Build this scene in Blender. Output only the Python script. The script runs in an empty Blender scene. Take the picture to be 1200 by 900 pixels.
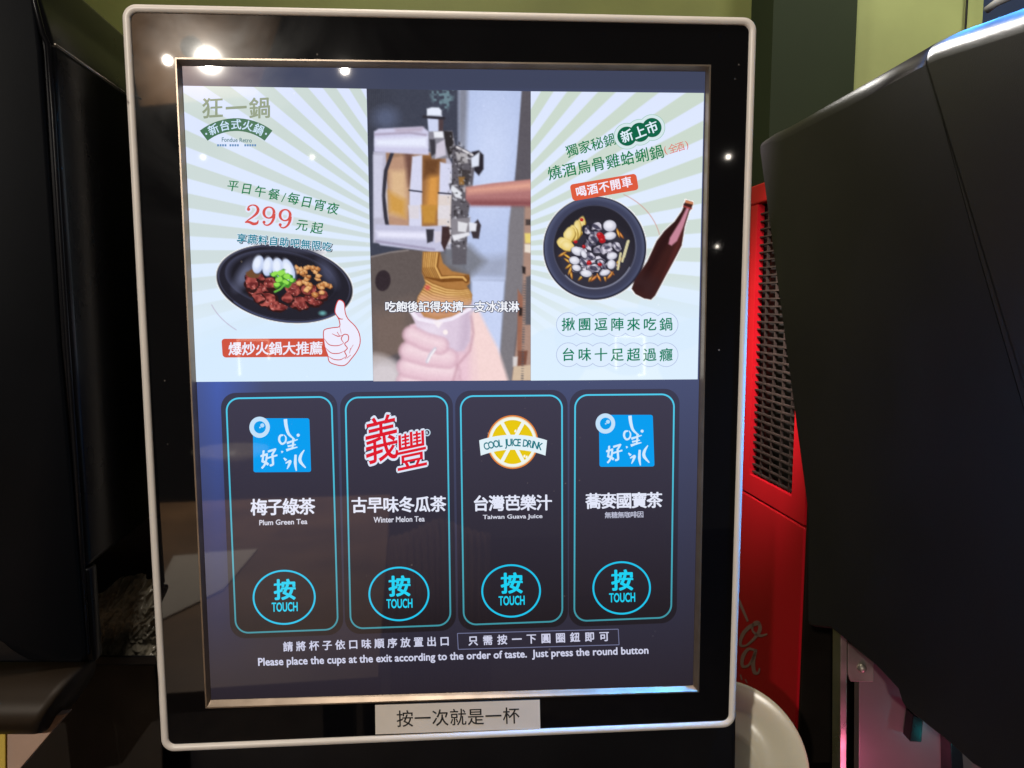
import bpy, bmesh, math, random
import numpy as np
from mathutils import Vector
random.seed(7); rng = np.random.default_rng(7)
sc = bpy.context.scene
COL = sc.collection

# ------------------------------------------------------------------ camera
PITCH = math.radians(6.0)
CAM = np.array([0, 0, 1.30])
cam = bpy.data.cameras.new("camera"); camo = bpy.data.objects.new("camera", cam); COL.objects.link(camo)
camo.location = CAM; camo.rotation_euler = (math.pi/2 - PITCH, 0, 0)
cam.sensor_width = 36; cam.lens = 27; cam.clip_start = .01; cam.clip_end = 100
sc.camera = camo
sc.view_settings.view_transform = 'Standard'; sc.view_settings.look = 'None'
sc.view_settings.exposure = 0; sc.view_settings.gamma = 1
RGT = np.array([1., 0, 0]); FWD = np.array([0, math.cos(PITCH), -math.sin(PITCH)]); UP = np.array([0, math.sin(PITCH), math.cos(PITCH)])
def ray(px, py): return RGT*((px-600)/900) - UP*((py-450)/900) + FWD          # depth-1 ray through a point of the photograph
def c2w(v): return RGT*v[0] - UP*v[1] + FWD*v[2]
def at(px, py, d): return CAM + ray(px, py)*d
def on(px, py, P0, n):
    r = ray(px, py); return CAM + r*(np.dot(P0-CAM, n)/np.dot(r, n))
# the dispenser's front plane (solved from the four corners of its white rim)
PN = -c2w((-.0694, -.1065, .99189)); PN /= np.linalg.norm(PN)
P0 = CAM + c2w(np.array([-.59976, -.58401, 1.18115])*.42)
PU = c2w((.99758, -.01168, .06855)); PU -= PN*PU.dot(PN); PU /= np.linalg.norm(PU)
PV = np.cross(PN, PU); PV = PV if PV[2] < 0 else -PV
SCREEN = -.0035
def panel(px, py, d=0.): return on(px, py, P0+PN*d, PN)
def bounce(px, py, dist):
    r = ray(px, py); r = r/np.linalg.norm(r); p = panel(px, py, SCREEN)
    q = r - 2*r.dot(PN)*PN
    return p + q*dist

# ------------------------------------------------------------------ light
w = bpy.data.worlds.new("World"); sc.world = w; w.use_nodes = True
w.node_tree.nodes["Background"].inputs[0].default_value = (1, .86, .72, 1)
w.node_tree.nodes["Background"].inputs[1].default_value = .035
def lamp(name, loc, aim, power, size, col=(1, .9, .78), spread=180):
    l = bpy.data.lights.new(name, 'AREA'); l.shape = 'DISK'; l.size = size; l.energy = power; l.color = col; l.spread = math.radians(spread)
    o = bpy.data.objects.new(name, l); COL.objects.link(o); o.location = loc
    o.rotation_euler = (Vector(aim)-Vector(loc)).to_track_quat('-Z', 'Y').to_euler(); return o
PC = panel(520, 450)
cooler_aim = at(925, 370, 1.15)
lamp("spot_lamp", bounce(245, 71, 2.3), PC, 24, .038, (1, .93, .82))
lamp("added_top_lamp", (-.1, .1, 2.75), (0, .6, 1.1), 10, .35)  # overhead lamp added to lighten upward faces
lamp("wall_lamp", (-.25, 1.0, 2.6), (-.1, 1.75, 1.5), 6.5, .3, (1, .93, .72))
lamp("wall_lamp", (.75, .95, 2.5), (.9, 1.62, 1.9), 1.8, .2, (1, .95, .74), 90)
lamp("cooler_fill_lamp", (-.05, .78, 2.0), cooler_aim, 1.0, .10, (1, .93, .85), 23)  # fill lamp added to brighten the upper red face
for px, py, dist, p, s in ((197, 71, 5.2, 1.2, .05), (404, 82, 5.4, 1.5, .045), (853, 184, 5, .14, .028), (840, 289, 5, .04, .016), (238, 184, 5, .035, .035), (366, 184, 5, .04, .035)):
    lamp("far_downlight", bounce(px, py, dist), PC, p, s)
lamp("pink_strip_lamp", at(1080, 1010, .70), at(1060, 830, .80), .08, .02, (1, .2, .42))
lamp("cyan_strip_lamp", at(1150, 915, .74), at(1105, 880, .80), .006, .01, (.02, .9, 1))

# ------------------------------------------------------------------ helpers
def lin(c):
    c = np.asarray(c, float)/255
    return np.where(c <= .04045, c/12.92, ((c+.055)/1.055)**2.4)
class MB:
    """collects coloured, layered geometry and links it as ONE mesh object"""
    def __init__(s): s.v = []; s.f = []; s.c = []; s.m = []; s.n = 0
    def add(s, verts, faces, col=(128, 128, 128), m=0):
        verts = np.asarray(verts, float); s.v.append(verts)
        c = np.asarray(col, float)
        s.c.append(np.broadcast_to(lin(c), (len(verts), 3)))
        s.f += [tuple(int(i)+s.n for i in f) for f in faces]; s.m += [m]*len(faces); s.n += len(verts); return s
    def build(s, name, mats, parent=None, smooth=False):
        mats = mats if isinstance(mats, (list, tuple)) else [mats]
        V = np.concatenate(s.v)
        base = np.array(parent_base(parent))
        me = bpy.data.meshes.new(name); me.from_pydata((V-base).tolist(), [], s.f)
        for mt in mats: me.materials.append(mt)
        if len(mats) > 1: me.polygons.foreach_set('material_index', s.m)
        a = me.color_attributes.new('Col', 'FLOAT_COLOR', 'POINT')
        C = np.ones((len(V), 4)); C[:, :3] = np.concatenate(s.c)
        a.data.foreach_set('color', C.ravel())
        if smooth: me.polygons.foreach_set('use_smooth', [True]*len(me.polygons))
        me.update(); o = bpy.data.objects.new(name, me); COL.objects.link(o)
        if parent: o.parent = parent
        return o
BASE = {}
def parent_base(p):
    if p is None: return (0, 0, 0)
    while p.parent: p = p.parent
    return BASE.get(p.name, (0, 0, 0))
def thing(name, label, cat, loc, group=None):
    o = bpy.data.objects.new(name, None); COL.objects.link(o); o.location = loc; o.empty_display_size = .05
    BASE[o.name] = tuple(loc); return tag(o, label, cat, group)
def tag(o, label, cat=None, group=None):
    o['label'] = label
    if cat: o['category'] = cat
    if group: o['group'] = group
    return o
def box(mb, cs, m=0):      # eight corners: four of one face, then the four opposite
    mb.add(cs, [(0, 1, 2, 3), (7, 6, 5, 4), (0, 4, 5, 1), (1, 5, 6, 2), (2, 6, 7, 3), (3, 7, 4, 0)], m=m)
def prism(pts, vec, bevel=0., seg=3, m=0):
    """polygon pushed along vec, its edges rounded"""
    bm = bmesh.new(); vec = np.array(vec)
    a = [bm.verts.new(p) for p in pts]; b = [bm.verts.new(np.array(p)+vec) for p in pts]
    n = len(pts); bm.faces.new(a); bm.faces.new(b[::-1])
    for i in range(n): bm.faces.new((a[i], b[i], b[(i+1) % n], a[(i+1) % n]))
    bmesh.ops.recalc_face_normals(bm, faces=bm.faces)
    if bevel: bmesh.ops.bevel(bm, geom=list(bm.edges), offset=bevel, segments=seg, affect='EDGES', profile=.5, clamp_overlap=True)
    bmesh.ops.triangulate(bm, faces=[f for f in bm.faces if len(f.verts) > 4])
    bm.verts.index_update(); V = [tuple(v.co) for v in bm.verts]; F = [[v.index for v in f.verts] for f in bm.faces]; bm.free()
    mb = MB(); mb.add(V, F, m=m); return mb
def soft_slab(pts, U, W, N, back, e, R, seg=8):
    """polygon in the plane (U, W) facing N, pushed back; edge i (from point i to i+1) is rounded in by e[i] over a depth R"""
    o = np.array(pts[0]); q = np.array([((np.array(p)-o).dot(U), (np.array(p)-o).dot(W)) for p in pts]); n = len(q)
    ar = np.sum(q[:, 0]*np.roll(q[:, 1], -1)-np.roll(q[:, 0], -1)*q[:, 1]); sg = 1 if ar > 0 else -1
    t = np.roll(q, -1, 0)-q; t /= np.linalg.norm(t, axis=1)[:, None]; nr = np.column_stack((-t[:, 1], t[:, 0]))*sg; e = np.array(e, float)
    off = []
    for i in range(n):
        n1, n2, e1, e2 = nr[i-1], nr[i], e[i-1], e[i]
        if abs(n1[0]*n2[1]-n1[1]*n2[0]) < .25: m = n1+n2; off.append(m/np.linalg.norm(m)*(e1+e2)/2)
        else: off.append(np.linalg.solve(np.array((n1, n2)), np.array((e1, e2))))
    off = np.array(off)
    f = lambda k, d: [o+U*x+W*y-N*d for x, y in q+off*k]
    RR = [f(1-math.sin(a), R*(1-math.cos(a))) for a in np.linspace(0, math.pi/2, seg)]+[f(0, R+.002), f(0, back)]
    mb = MB(); mb.add(np.concatenate(RR), [(k*n+i, k*n+(i+1) % n, (k+1)*n+(i+1) % n, (k+1)*n+i) for k in range(len(RR)-1) for i in range(n)])
    ring = len(mb.f); mb.add(RR[0], [tuple(range(n))]); mb.add(RR[-1], [tuple(range(n))[::-1]]); mb.ring = ring; return mb
def part_smooth(o, k):
    o.data.polygons.foreach_set('use_smooth', [i < k for i in range(len(o.data.polygons))]); return o
def dense(pts, r=14, n=5):       # rounds the corners of a photograph-traced outline
    P = [np.array(p, float) for p in pts]; out = []
    for i, p in enumerate(P):
        a, b = P[i-1]-p, P[(i+1) % len(P)]-p; ra = min(r, np.linalg.norm(a)*.45); rb = min(r, np.linalg.norm(b)*.45)
        a = p+a/np.linalg.norm(a)*ra; b = p+b/np.linalg.norm(b)*rb
        out += [tuple(a*(1-t)**2+2*p*t*(1-t)+b*t*t) for t in np.linspace(0, 1, n)]
    return out
def tube(mb, pts, r, n=8, m=0, col=(128,)*3):
    pts = [np.array(p, float) for p in pts]; V = []; F = []
    for i, p in enumerate(pts):
        t = pts[min(i+1, len(pts)-1)]-pts[max(i-1, 0)]; t /= np.linalg.norm(t)
        a = np.cross(t, (0.3, .2, .93)); a /= np.linalg.norm(a); b = np.cross(t, a)
        V += [p+r*(a*math.cos(k*2*math.pi/n)+b*math.sin(k*2*math.pi/n)) for k in range(n)]
    for i in range(len(pts)-1):
        for k in range(n): F.append((i*n+k, i*n+(k+1) % n, (i+1)*n+(k+1) % n, (i+1)*n+k))
    F.append(tuple(range(n))[::-1]); F.append(tuple((len(pts)-1)*n+k for k in range(n)))
    mb.add(V, F, m=m, col=col)

# ------------------------------------------------------------------ materials
def mat(name, base, rough=.5, metal=0, ior=1.5, bump=0, bscale=200, var=0, vscale=8, rvar=0, coat=0, coatr=.2, spec=.5):
    m = bpy.data.materials.new(name); m.use_nodes = True; nt = m.node_tree; b = nt.nodes["Principled BSDF"]
    b.inputs['Base Color'].default_value = (*base, 1); b.inputs['Roughness'].default_value = rough
    b.inputs['Metallic'].default_value = metal; b.inputs['IOR'].default_value = ior; b.inputs['Specular IOR Level'].default_value = spec
    b.inputs['Coat Weight'].default_value = coat; b.inputs['Coat Roughness'].default_value = coatr
    tc = nt.nodes.new('ShaderNodeTexCoord')
    def noise(scale, detail=5):
        n = nt.nodes.new('ShaderNodeTexNoise'); n.inputs['Scale'].default_value = scale; n.inputs['Detail'].default_value = detail
        nt.links.new(tc.outputs['Object'], n.inputs['Vector']); return n
    if var:
        r = nt.nodes.new('ShaderNodeMapRange'); r.inputs[1].default_value = .3; r.inputs[2].default_value = .7
        r.inputs[3].default_value = 1-var; r.inputs[4].default_value = 1+var
        nt.links.new(noise(vscale).outputs[0], r.inputs[0])
        mx = nt.nodes.new('ShaderNodeVectorMath'); mx.operation = 'SCALE'; mx.inputs[0].default_value = base
        nt.links.new(r.outputs[0], mx.inputs['Scale']); nt.links.new(mx.outputs[0], b.inputs['Base Color'])
    if rvar:
        r = nt.nodes.new('ShaderNodeMapRange'); r.inputs[1].default_value = .35; r.inputs[2].default_value = .7
        r.inputs[3].default_value = max(.0, rough-rvar); r.inputs[4].default_value = rough+rvar
        nt.links.new(noise(vscale*1.7, 8).outputs[0], r.inputs[0]); nt.links.new(r.outputs[0], b.inputs['Roughness'])
    if bump:
        bp = nt.nodes.new('ShaderNodeBump'); bp.inputs['Strength'].default_value = bump; bp.inputs['Distance'].default_value = .001
        nt.links.new(noise(bscale, 3).outputs[0], bp.inputs['Height']); nt.links.new(bp.outputs[0], b.inputs['Normal'])
    return m
def display_mat():
    m = bpy.data.materials.new("lit_display"); m.use_nodes = True; nt = m.node_tree; b = nt.nodes["Principled BSDF"]
    b.inputs['Base Color'].default_value = (.004, .004, .005, 1); b.inputs['Roughness'].default_value = .03; b.inputs['IOR'].default_value = 1.6
    b.inputs['Coat Weight'].default_value = .05; b.inputs['Coat Roughness'].default_value = .22
    a = nt.nodes.new('ShaderNodeAttribute'); a.attribute_name = 'Col'
    nt.links.new(a.outputs['Color'], b.inputs['Emission Color']); b.inputs['Emission Strength'].default_value = 1
    return m
def dust(m, scale=700):
    nt = m.node_tree; b = nt.nodes["Principled BSDF"]; tc = nt.nodes.new('ShaderNodeTexCoord'); v = nt.nodes.new('ShaderNodeTexVoronoi'); v.inputs['Scale'].default_value = scale/8
    n = nt.nodes.new('ShaderNodeTexNoise'); n.inputs['Scale'].default_value = 14
    r = nt.nodes.new('ShaderNodeMapRange'); r.inputs[1].default_value = .075; r.inputs[2].default_value = .05; r.inputs[3].default_value = 0; r.inputs[4].default_value = 1
    g = nt.nodes.new('ShaderNodeMapRange'); g.inputs[1].default_value = .55; g.inputs[2].default_value = .7
    mu = nt.nodes.new('ShaderNodeMath'); mu.operation = 'MULTIPLY'; mx = nt.nodes.new('ShaderNodeMix'); mx.data_type = 'RGBA'
    nt.links.new(tc.outputs['Object'], v.inputs['Vector']); nt.links.new(tc.outputs['Object'], n.inputs['Vector'])
    nt.links.new(v.outputs['Distance'], r.inputs[0]); nt.links.new(n.outputs[0], g.inputs[0]); nt.links.new(r.outputs[0], mu.inputs[0]); nt.links.new(g.outputs[0], mu.inputs[1])
    nt.links.new(mu.outputs[0], mx.inputs['Factor']); mx.inputs[6].default_value = b.inputs['Base Color'].default_value; mx.inputs[7].default_value = (.22, .2, .18, 1)
    nt.links.new(mx.outputs[2], b.inputs['Base Color'])
    if b.inputs['Coat Weight'].default_value > 0:        # smears left by fingers and cloths
        sm = nt.nodes.new('ShaderNodeTexNoise'); sm.inputs['Scale'].default_value = 9; sm.inputs['Detail'].default_value = 6; sm.inputs['Distortion'].default_value = 1.5
        q = nt.nodes.new('ShaderNodeMapRange'); q.inputs[1].default_value = .4; q.inputs[2].default_value = .7; q.inputs[3].default_value = .01; q.inputs[4].default_value = .14
        nt.links.new(tc.outputs['Object'], sm.inputs['Vector']); nt.links.new(sm.outputs[0], q.inputs[0]); nt.links.new(q.outputs[0], b.inputs['Coat Weight'])
    return m
M = dict(
    display=dust(display_mat()),
    glass=dust(mat("black_glass", (.003, .003, .004), .03, ior=1.6, coat=.06, coatr=.2)),
    rim=mat("cream_plastic", (.86, .79, .73), .35, var=.04, vscale=40),
    trim=mat("bronze_trim", (.34, .27, .21), .38, metal=.8, var=.15, vscale=60),
    black=mat("black_plastic", (.007, .007, .009), .32, spec=.3, bump=.06, bscale=900, var=.2, vscale=12, rvar=.06),
    blackgloss=mat("black_gloss", (.0045, .0045, .006), .3, spec=.22, var=.2, vscale=14, rvar=.03),
    coverblack=mat("cover_black", (.003, .0035, .005), .45, spec=.08, var=.2, vscale=12),
    matte=mat("matte_black", (.0165, .0142, .0185), .42, spec=.22, bump=.12, bscale=1400, var=.12, vscale=9, rvar=.012),
    matte2=mat("matte_black_cover", (.021, .0180, .0225), .30, spec=.4, bump=.12, bscale=1400, var=.12, vscale=9, rvar=.012),
    brown=mat("brown_black", (.010, .007, .005), .5, spec=.25, var=.3, vscale=10, rvar=.1),
    lip=mat("bronze_black", (.022, .014, .008), .5, spec=.3, metal=.2, var=.3, vscale=10),
    peach=mat("peach_board", (.42, .27, .2), .5, var=.1, vscale=30),
    yellow=mat("yellow_edge", (.6, .42, .05), .5),
    olive=mat("olive_paint", (.155, .175, .046), .65, var=.14, vscale=5, bump=.35, bscale=120),
    green=mat("dark_green_paint", (.016, .027, .012), .7, spec=.3, var=.1, vscale=4, bump=.1, bscale=300),
    pale=mat("pale_green_paint", (.30, .35, .145), .65, var=.10, vscale=6, bump=.3, bscale=120),
    navy=mat("navy_panel", (.03, .05, .12), .5, var=.1),
    red=mat("red_paint", (.50, .006, .014), .4, spec=.35, var=.05, vscale=3),
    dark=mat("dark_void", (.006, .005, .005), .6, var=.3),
    grid=mat("dark_grid_metal", (.03, .019, .017), .5, metal=.2, var=.35, vscale=30),
    script=mat("pale_script", (.34, .20, .17), .6, var=.1),
    steel=mat("worn_steel", (.42, .38, .33), .35, metal=.9, var=.2, vscale=20, rvar=.1),
    panel=mat("brushed_panel", (.20, .135, .145), .38, metal=.3, var=.1, vscale=12),
    plate=mat("cream_ceramic", (.72, .65, .50), .25, var=.04, vscale=20),
    paper=mat("white_paper", (.86, .78, .71), .7, var=.03, vscale=50),
    ink=mat("black_ink", (.012, .010, .010), .6, var=.2),
    film=mat("crumpled_film", (.34, .31, .24), .2, var=.6, vscale=50, rvar=.1),
    white=mat("white_plastic", (.7, .72, .75), .4, var=.05),
    counter=mat("dark_counter", (.05, .04, .035), .35, var=.3, vscale=15),
)

# ------------------------------------------------------------------ glyphs
_G = {}
def glyph(s, off=0.):
    k = (s, round(off, 4))
    if k in _G: return _G[k]
    if off:         # bolder: a strip along every outline edge
        V, F = glyph(s); cnt = {}
        for f in F:
            for i in range(len(f)):
                e = (f[i], f[(i+1) % len(f)]); kk = tuple(sorted(e)); cnt[kk] = None if kk in cnt else e
        V2 = [V]; F2 = list(F); n = len(V)
        for e in cnt.values():
            if e is None: continue
            p, q = V[e[0]], V[e[1]]; t = q-p; L = np.linalg.norm(t)
            if L < 1e-7: continue
            t /= L; o = np.array((t[1], -t[0]))*off; h = t*off*.6
            V2.append(np.array([p, p+o*.75-h, p+o, q+o, q+o*.75+h, q])); F2.append(tuple(range(n, n+6))); n += 6
        _G[k] = (np.concatenate(V2), F2); return _G[k]
    cu = bpy.data.curves.new('writing', 'FONT'); cu.body = s; cu.size = 1; cu.resolution_u = 3
    ob = bpy.data.objects.new('writing', cu); COL.objects.link(ob)
    dg = bpy.context.evaluated_depsgraph_get(); dg.update()
    me = bpy.data.meshes.new_from_object(ob.evaluated_get(dg))
    V = np.array([v.co[:2] for v in me.vertices]).reshape(-1, 2); F = []
    for p in me.polygons:
        f = tuple(p.vertices); x, y = V[list(f)].T
        F.append(f if np.sum(x*np.roll(y, -1)-np.roll(x, -1)*y) > 0 else f[::-1])
    bpy.data.objects.remove(ob); bpy.data.curves.remove(cu); bpy.data.meshes.remove(me)
    _G[k] = (V, F); return _G[k]
_r = glyph('國')[0]; GC = (_r.min(0)+_r.max(0))/2; GH = (_r.max(0)-_r.min(0)).max()
L1, L2, L3 = .00015, .0003, .00045
def px2p(pts, d, P=None): return [(P or panel)(x, y, d) for x, y in pts]
def char(mb, ch, x, y, size, col, d, rot=0., off=0., kai=0., sx=1., P=None, m=0):
    V, F = glyph(ch, off)
    if not len(V): return
    g0 = glyph(ch)[0]; cen = GC if ord(ch) > 255 else np.array(((g0[:, 0].min()+g0[:, 0].max())/2, .34 if ch.isalnum() else (g0[:, 1].min()+g0[:, 1].max())/2))
    q = (V-cen)/GH*size; q = np.column_stack((q[:, 0]*sx, q[:, 1]+kai*q[:, 0]))
    c, s_ = math.cos(rot), math.sin(rot)
    X = x + q[:, 0]*c + q[:, 1]*s_; Y = y + q[:, 0]*s_ - q[:, 1]*c
    mb.add(px2p(zip(X, Y), d, P), F, col, m)
def row(mb, text, a, b, size, col, d, halo=None, hoff=.05, off=0., kai=0., sx=1., sag=0, rot=None, P=None, m=0):
    n = len(text); size = size*.91
    for i, ch in enumerate(text):
        t = i/(n-1) if n > 1 else 0
        x = a[0]+(b[0]-a[0])*t; y = a[1]+(b[1]-a[1])*t + sag*(4*t*(1-t))
        r = math.atan2(b[1]-a[1]+sag*4*(1-2*t), b[0]-a[0]) if rot is None else rot
        if halo is not None: char(mb, ch, x, y, size, halo, d, r, hoff, kai, sx, P, m)
        char(mb, ch, x, y, size, col, d+(L1 if halo is not None else 0), r, off, kai, sx, P, m)
def line(mb, text, quad, col, d, off=0., P=None, m=0):      # a whole line fitted to TL TR BR BL
    V, F = glyph(text, off); V0 = glyph(text)[0]; lo, hi = V0.min(0), V0.max(0); q = (V-lo)/(hi-lo)
    TL, TR, BR, BL = [np.array(p, float) for p in quad]; u = q[:, :1]; t = 1-q[:, 1:]
    X = (TL*(1-u)+TR*u)*(1-t)+(BL*(1-u)+BR*u)*t
    mb.add(px2p(X, d, P), F, col, m)
def poly(mb, pts, col, d, P=None, m=0): mb.add(px2p(pts, d, P), [tuple(range(len(pts)))], col, m)
def ell(cx, cy, rx, ry, n=48, rot=0, a0=0, a1=2*math.pi):
    c, s_ = math.cos(rot), math.sin(rot); o = []
    for k in range(n):
        a = a0+(a1-a0)*k/(n if abs(a1-a0-2*math.pi) < 1e-6 else n-1); x, y = rx*math.cos(a), ry*math.sin(a); o.append((cx+x*c-y*s_, cy+x*s_+y*c))
    return o
def ribbon(mb, pts, wd, col, d, closed=False, P=None, m=0, smooth=True):
    pts = np.array(pts, float); wd = np.broadcast_to(np.array(wd, float), (len(pts),)) if np.ndim(wd) == 0 else np.array(wd, float)
    if smooth and len(pts) > 2 and not closed:
        t = np.arange(len(pts)); T = np.linspace(0, len(pts)-1, (len(pts)-1)*6+1); out = []
        for x in T:
            i = min(int(x), len(pts)-2); f = x-i
            p0, p1, p2, p3 = pts[max(i-1, 0)], pts[i], pts[i+1], pts[min(i+2, len(pts)-1)]
            out.append(.5*((2*p1)+(-p0+p2)*f+(2*p0-5*p1+4*p2-p3)*f*f+(-p0+3*p1-3*p2+p3)*f**3))
        wd = np.interp(T, t, wd); pts = np.array(out)
    n = len(pts)
    if closed: tg = np.roll(pts, -1, 0)-np.roll(pts, 1, 0)
    else: tg = np.gradient(pts, axis=0)
    tg /= np.linalg.norm(tg, axis=1)[:, None]+1e-9; nr = np.column_stack((-tg[:, 1], tg[:, 0]))
    V = np.concatenate((pts+nr*wd[:, None]/2, pts-nr*wd[:, None]/2))
    F = [(i, (i+1) % n, n+(i+1) % n, n+i) for i in range(n if closed else n-1)]
    col = np.asarray(col, float)
    if col.ndim == 2: col = np.concatenate((col, col))
    mb.add(px2p(V, d, P), F, col, m)
def rquad(c, r, n=8):       # rounded quadrilateral
    out = []; c = [np.array(p, float) for p in c]
    for i in range(4):
        p = c[i]; a = c[i-1]-p; b = c[(i+1) % 4]-p
        a = p+a/np.linalg.norm(a)*r; b = p+b/np.linalg.norm(b)*r
        k = .4477
        for j in range(n+1):
            t = j/n; A, B = a+(p-a)*(1-k), b+(p-b)*(1-k)
            out.append(tuple(a*(1-t)**3+3*A*t*(1-t)**2+3*B*t*t*(1-t)+b*t**3))
    return out
def inset(c, d):
    c = [np.array(p, float) for p in c]; L = []
    cen = sum(c)/4
    for i in range(4):
        p, q = c[i], c[(i+1) % 4]; t = (q-p)/np.linalg.norm(q-p); nn = np.array((-t[1], t[0])); nn = nn if nn.dot(cen-p) > 0 else -nn
        L.append((p+nn*d, t))
    out = []
    for i in range(4):
        (p, t), (q, s_) = L[i-1], L[i]
        k = np.linalg.solve(np.column_stack((t, -s_)), q-p); out.append(tuple(p+t*k[0]))
    return out

# ------------------------------------------------------------------ pictures shown by the screen, painted on fine grids of the screen's own surface
def vnoise(X, Y, s, seed):
    r = np.random.default_rng(seed).random((97, 97)); x, y = X/s+1000, Y/s+1000
    xi, yi = np.floor(x).astype(int), np.floor(y).astype(int); fx, fy = x-xi, y-yi; fx = fx*fx*(3-2*fx); fy = fy*fy*(3-2*fy)
    g = lambda a, b: r[a % 97, b % 97]
    return (g(xi, yi)*(1-fx)+g(xi+1, yi)*fx)*(1-fy)+(g(xi, yi+1)*(1-fx)+g(xi+1, yi+1)*fx)*fy
class Canvas:
    def __init__(s, quad, col=(255, 255, 255), cell=1.):
        TL, TR, BR, BL = [np.array(p, float) for p in quad]
        w_ = int(round((TR-TL)[0]/cell)); h_ = int(round((BL-TL)[1]/cell))
        u, t = np.meshgrid(np.linspace(0, 1, w_+1), np.linspace(0, 1, h_+1))
        G = (TL*(1-u[..., None])+TR*u[..., None])*(1-t[..., None])+(BL*(1-u[..., None])+BR*u[..., None])*t[..., None]
        s.X, s.Y = G[..., 0], G[..., 1]; s.C = np.zeros(G.shape[:2]+(3,))+np.array(col, float); s.w, s.h = w_+1, h_+1
        s.A = np.zeros(G.shape[:2])
    def put(s, a, col, k=1.):
        col = np.asarray(col, float); a = np.clip(a, 0, 1)*k; s.A = np.maximum(s.A, a)
        s.C = s.C*(1-a[..., None])+col*a[..., None]
    def ell(s, cx, cy, rx, ry, rot=0, soft=1.):
        c, q = math.cos(rot), math.sin(rot); x, y = s.X-cx, s.Y-cy; x, y = x*c+y*q, -x*q+y*c
        e = np.sqrt((x/rx)**2+(y/ry)**2); return np.clip((1-e)*min(rx, ry)/soft+.5, 0, 1)
    def poly(s, pts, soft=1.):
        P = np.array(pts, float); ins = np.zeros(s.X.shape, bool); dd = np.full(s.X.shape, 1e9)
        for i in range(len(P)):
            (x1, y1), (x2, y2) = P[i-1], P[i]
            cr = ((y1 > s.Y) != (y2 > s.Y)); ins ^= cr & (s.X < (x2-x1)*(s.Y-y1)/((y2-y1) if abs(y2-y1) > 1e-9 else 1e-9)+x1)
            vx, vy = x2-x1, y2-y1; tt = np.clip(((s.X-x1)*vx+(s.Y-y1)*vy)/(vx*vx+vy*vy+1e-9), 0, 1)
            dd = np.minimum(dd, np.hypot(s.X-x1-tt*vx, s.Y-y1-tt*vy))
        return np.clip(np.where(ins, dd, -dd)/soft+.5, 0, 1)
    def stroke(s, pts, r, soft=1.):
        P = np.array(pts, float); r = np.broadcast_to(r, (len(P),)); dd = np.full(s.X.shape, 1e9)
        for i in range(len(P)-1):
            v = P[i+1]-P[i]; tt = np.clip(((s.X-P[i][0])*v[0]+(s.Y-P[i][1])*v[1])/(v@v+1e-9), 0, 1)
            dd = np.minimum(dd, np.hypot(s.X-P[i][0]-tt*v[0], s.Y-P[i][1]-tt*v[1])-(r[i]*(1-tt)+r[i+1]*tt))
        return np.clip(-dd/soft+.5, 0, 1)
    def blob(s, cx, cy, rx, ry, rot, seed, rough=.35, soft=1.):
        c, q = math.cos(rot), math.sin(rot); x, y = s.X-cx, s.Y-cy; x, y = x*c+y*q, -x*q+y*c
        e = np.sqrt((x/rx)**2+(y/ry)**2)+rough*(vnoise(s.X, s.Y, 4.5, seed)-.5); return np.clip((1-e)*min(rx, ry)/soft+.5, 0, 1)
    def N(s, sc_, seed): return vnoise(s.X, s.Y, sc_, seed)
    def build(s, name, parent, d, mask=None):
        i = np.arange(s.w*s.h).reshape(s.h, s.w)
        q = np.stack((i[:-1, :-1], i[1:, :-1], i[1:, 1:], i[:-1, 1:]), -1)
        C = s.C
        if mask is not None:
            k = (mask[:-1, :-1] > .15) | (mask[1:, :-1] > .15) | (mask[1:, 1:] > .15) | (mask[:-1, 1:] > .15); q = q[k]
        q = q.reshape(-1, 4)
        n = PN; r = RGT*((s.X.ravel()-600)/900)[:, None] - UP*((s.Y.ravel()-450)/900)[:, None] + FWD
        V = CAM + r*(np.dot(P0+PN*d-CAM, n)/(r@n))[:, None]
        used = np.unique(q); rm = np.zeros(len(V), int); rm[used] = np.arange(len(used))
        mb = MB(); mb.v = [V[used]]; mb.c = [lin(np.clip(C.reshape(-1, 3)[used], 0, 255))]; mb.f = rm[q].tolist(); mb.m = [0]*len(q)
        return mb.build(name, M['display'], parent)

# ================================================================== SETTING
def wallbox(x0, x1, y0, y1, z0, z1):
    mb = MB(); box(mb, [(x0, y0, z0), (x1, y0, z0), (x1, y0, z1), (x0, y0, z1), (x0, y1, z0), (x1, y1, z0), (x1, y1, z1), (x0, y1, z1)]); return mb
def wx(px, y): return (px-600)/900*y*1.0
WY = 1.75
o = wallbox(-2.6, .62, WY, WY+.1, 0, 3.0).build('olive_wall', M['olive']); tag(o, 'olive green painted wall behind the drink dispenser', 'wall')
o = wallbox(wx(893, 1.60), wx(987, 1.60), 1.60, WY-.003, 0, 3.0).build('wall_pillar', M['green']); tag(o, 'dark green vertical pillar between olive and pale green walls', 'pillar')
o = wallbox(wx(987, 1.60)+.002, wx(1128, 1.63), 1.63, WY+.1, 0, 3.0).build('pale_wall', M['pale']); tag(o, 'pale yellow green wall right of the dark green pillar', 'wall')
o = wallbox(wx(1128, 1.70), 2.2, 1.70, 1.8, 0, 3.0).build('navy_partition', M['navy']); tag(o, 'dark navy blue partition in the top right corner', 'partition')
mb = MB(); tube(mb, [(wx(1112, 1.6), 1.612, 3.0), (wx(1113.5, 1.6), 1.612, 2.2), (wx(1114, 1.6), 1.614, 1.7), (wx(1112, 1.6), 1.61, 1.0)], .0022)
o = mb.build('hanging_cable', M['black'], smooth=True); tag(o, 'thin black cable hanging down the pale green wall', 'cable')
CZ = .70
mb = MB(); box(mb, [(-1.6, .30, CZ-.05), (1.6, .30, CZ-.05), (1.6, .30, CZ), (-1.6, .30, CZ), (-1.6, .93, CZ-.05), (1.6, .93, CZ-.05), (1.6, .93, CZ), (-1.6, .93, CZ)])
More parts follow.
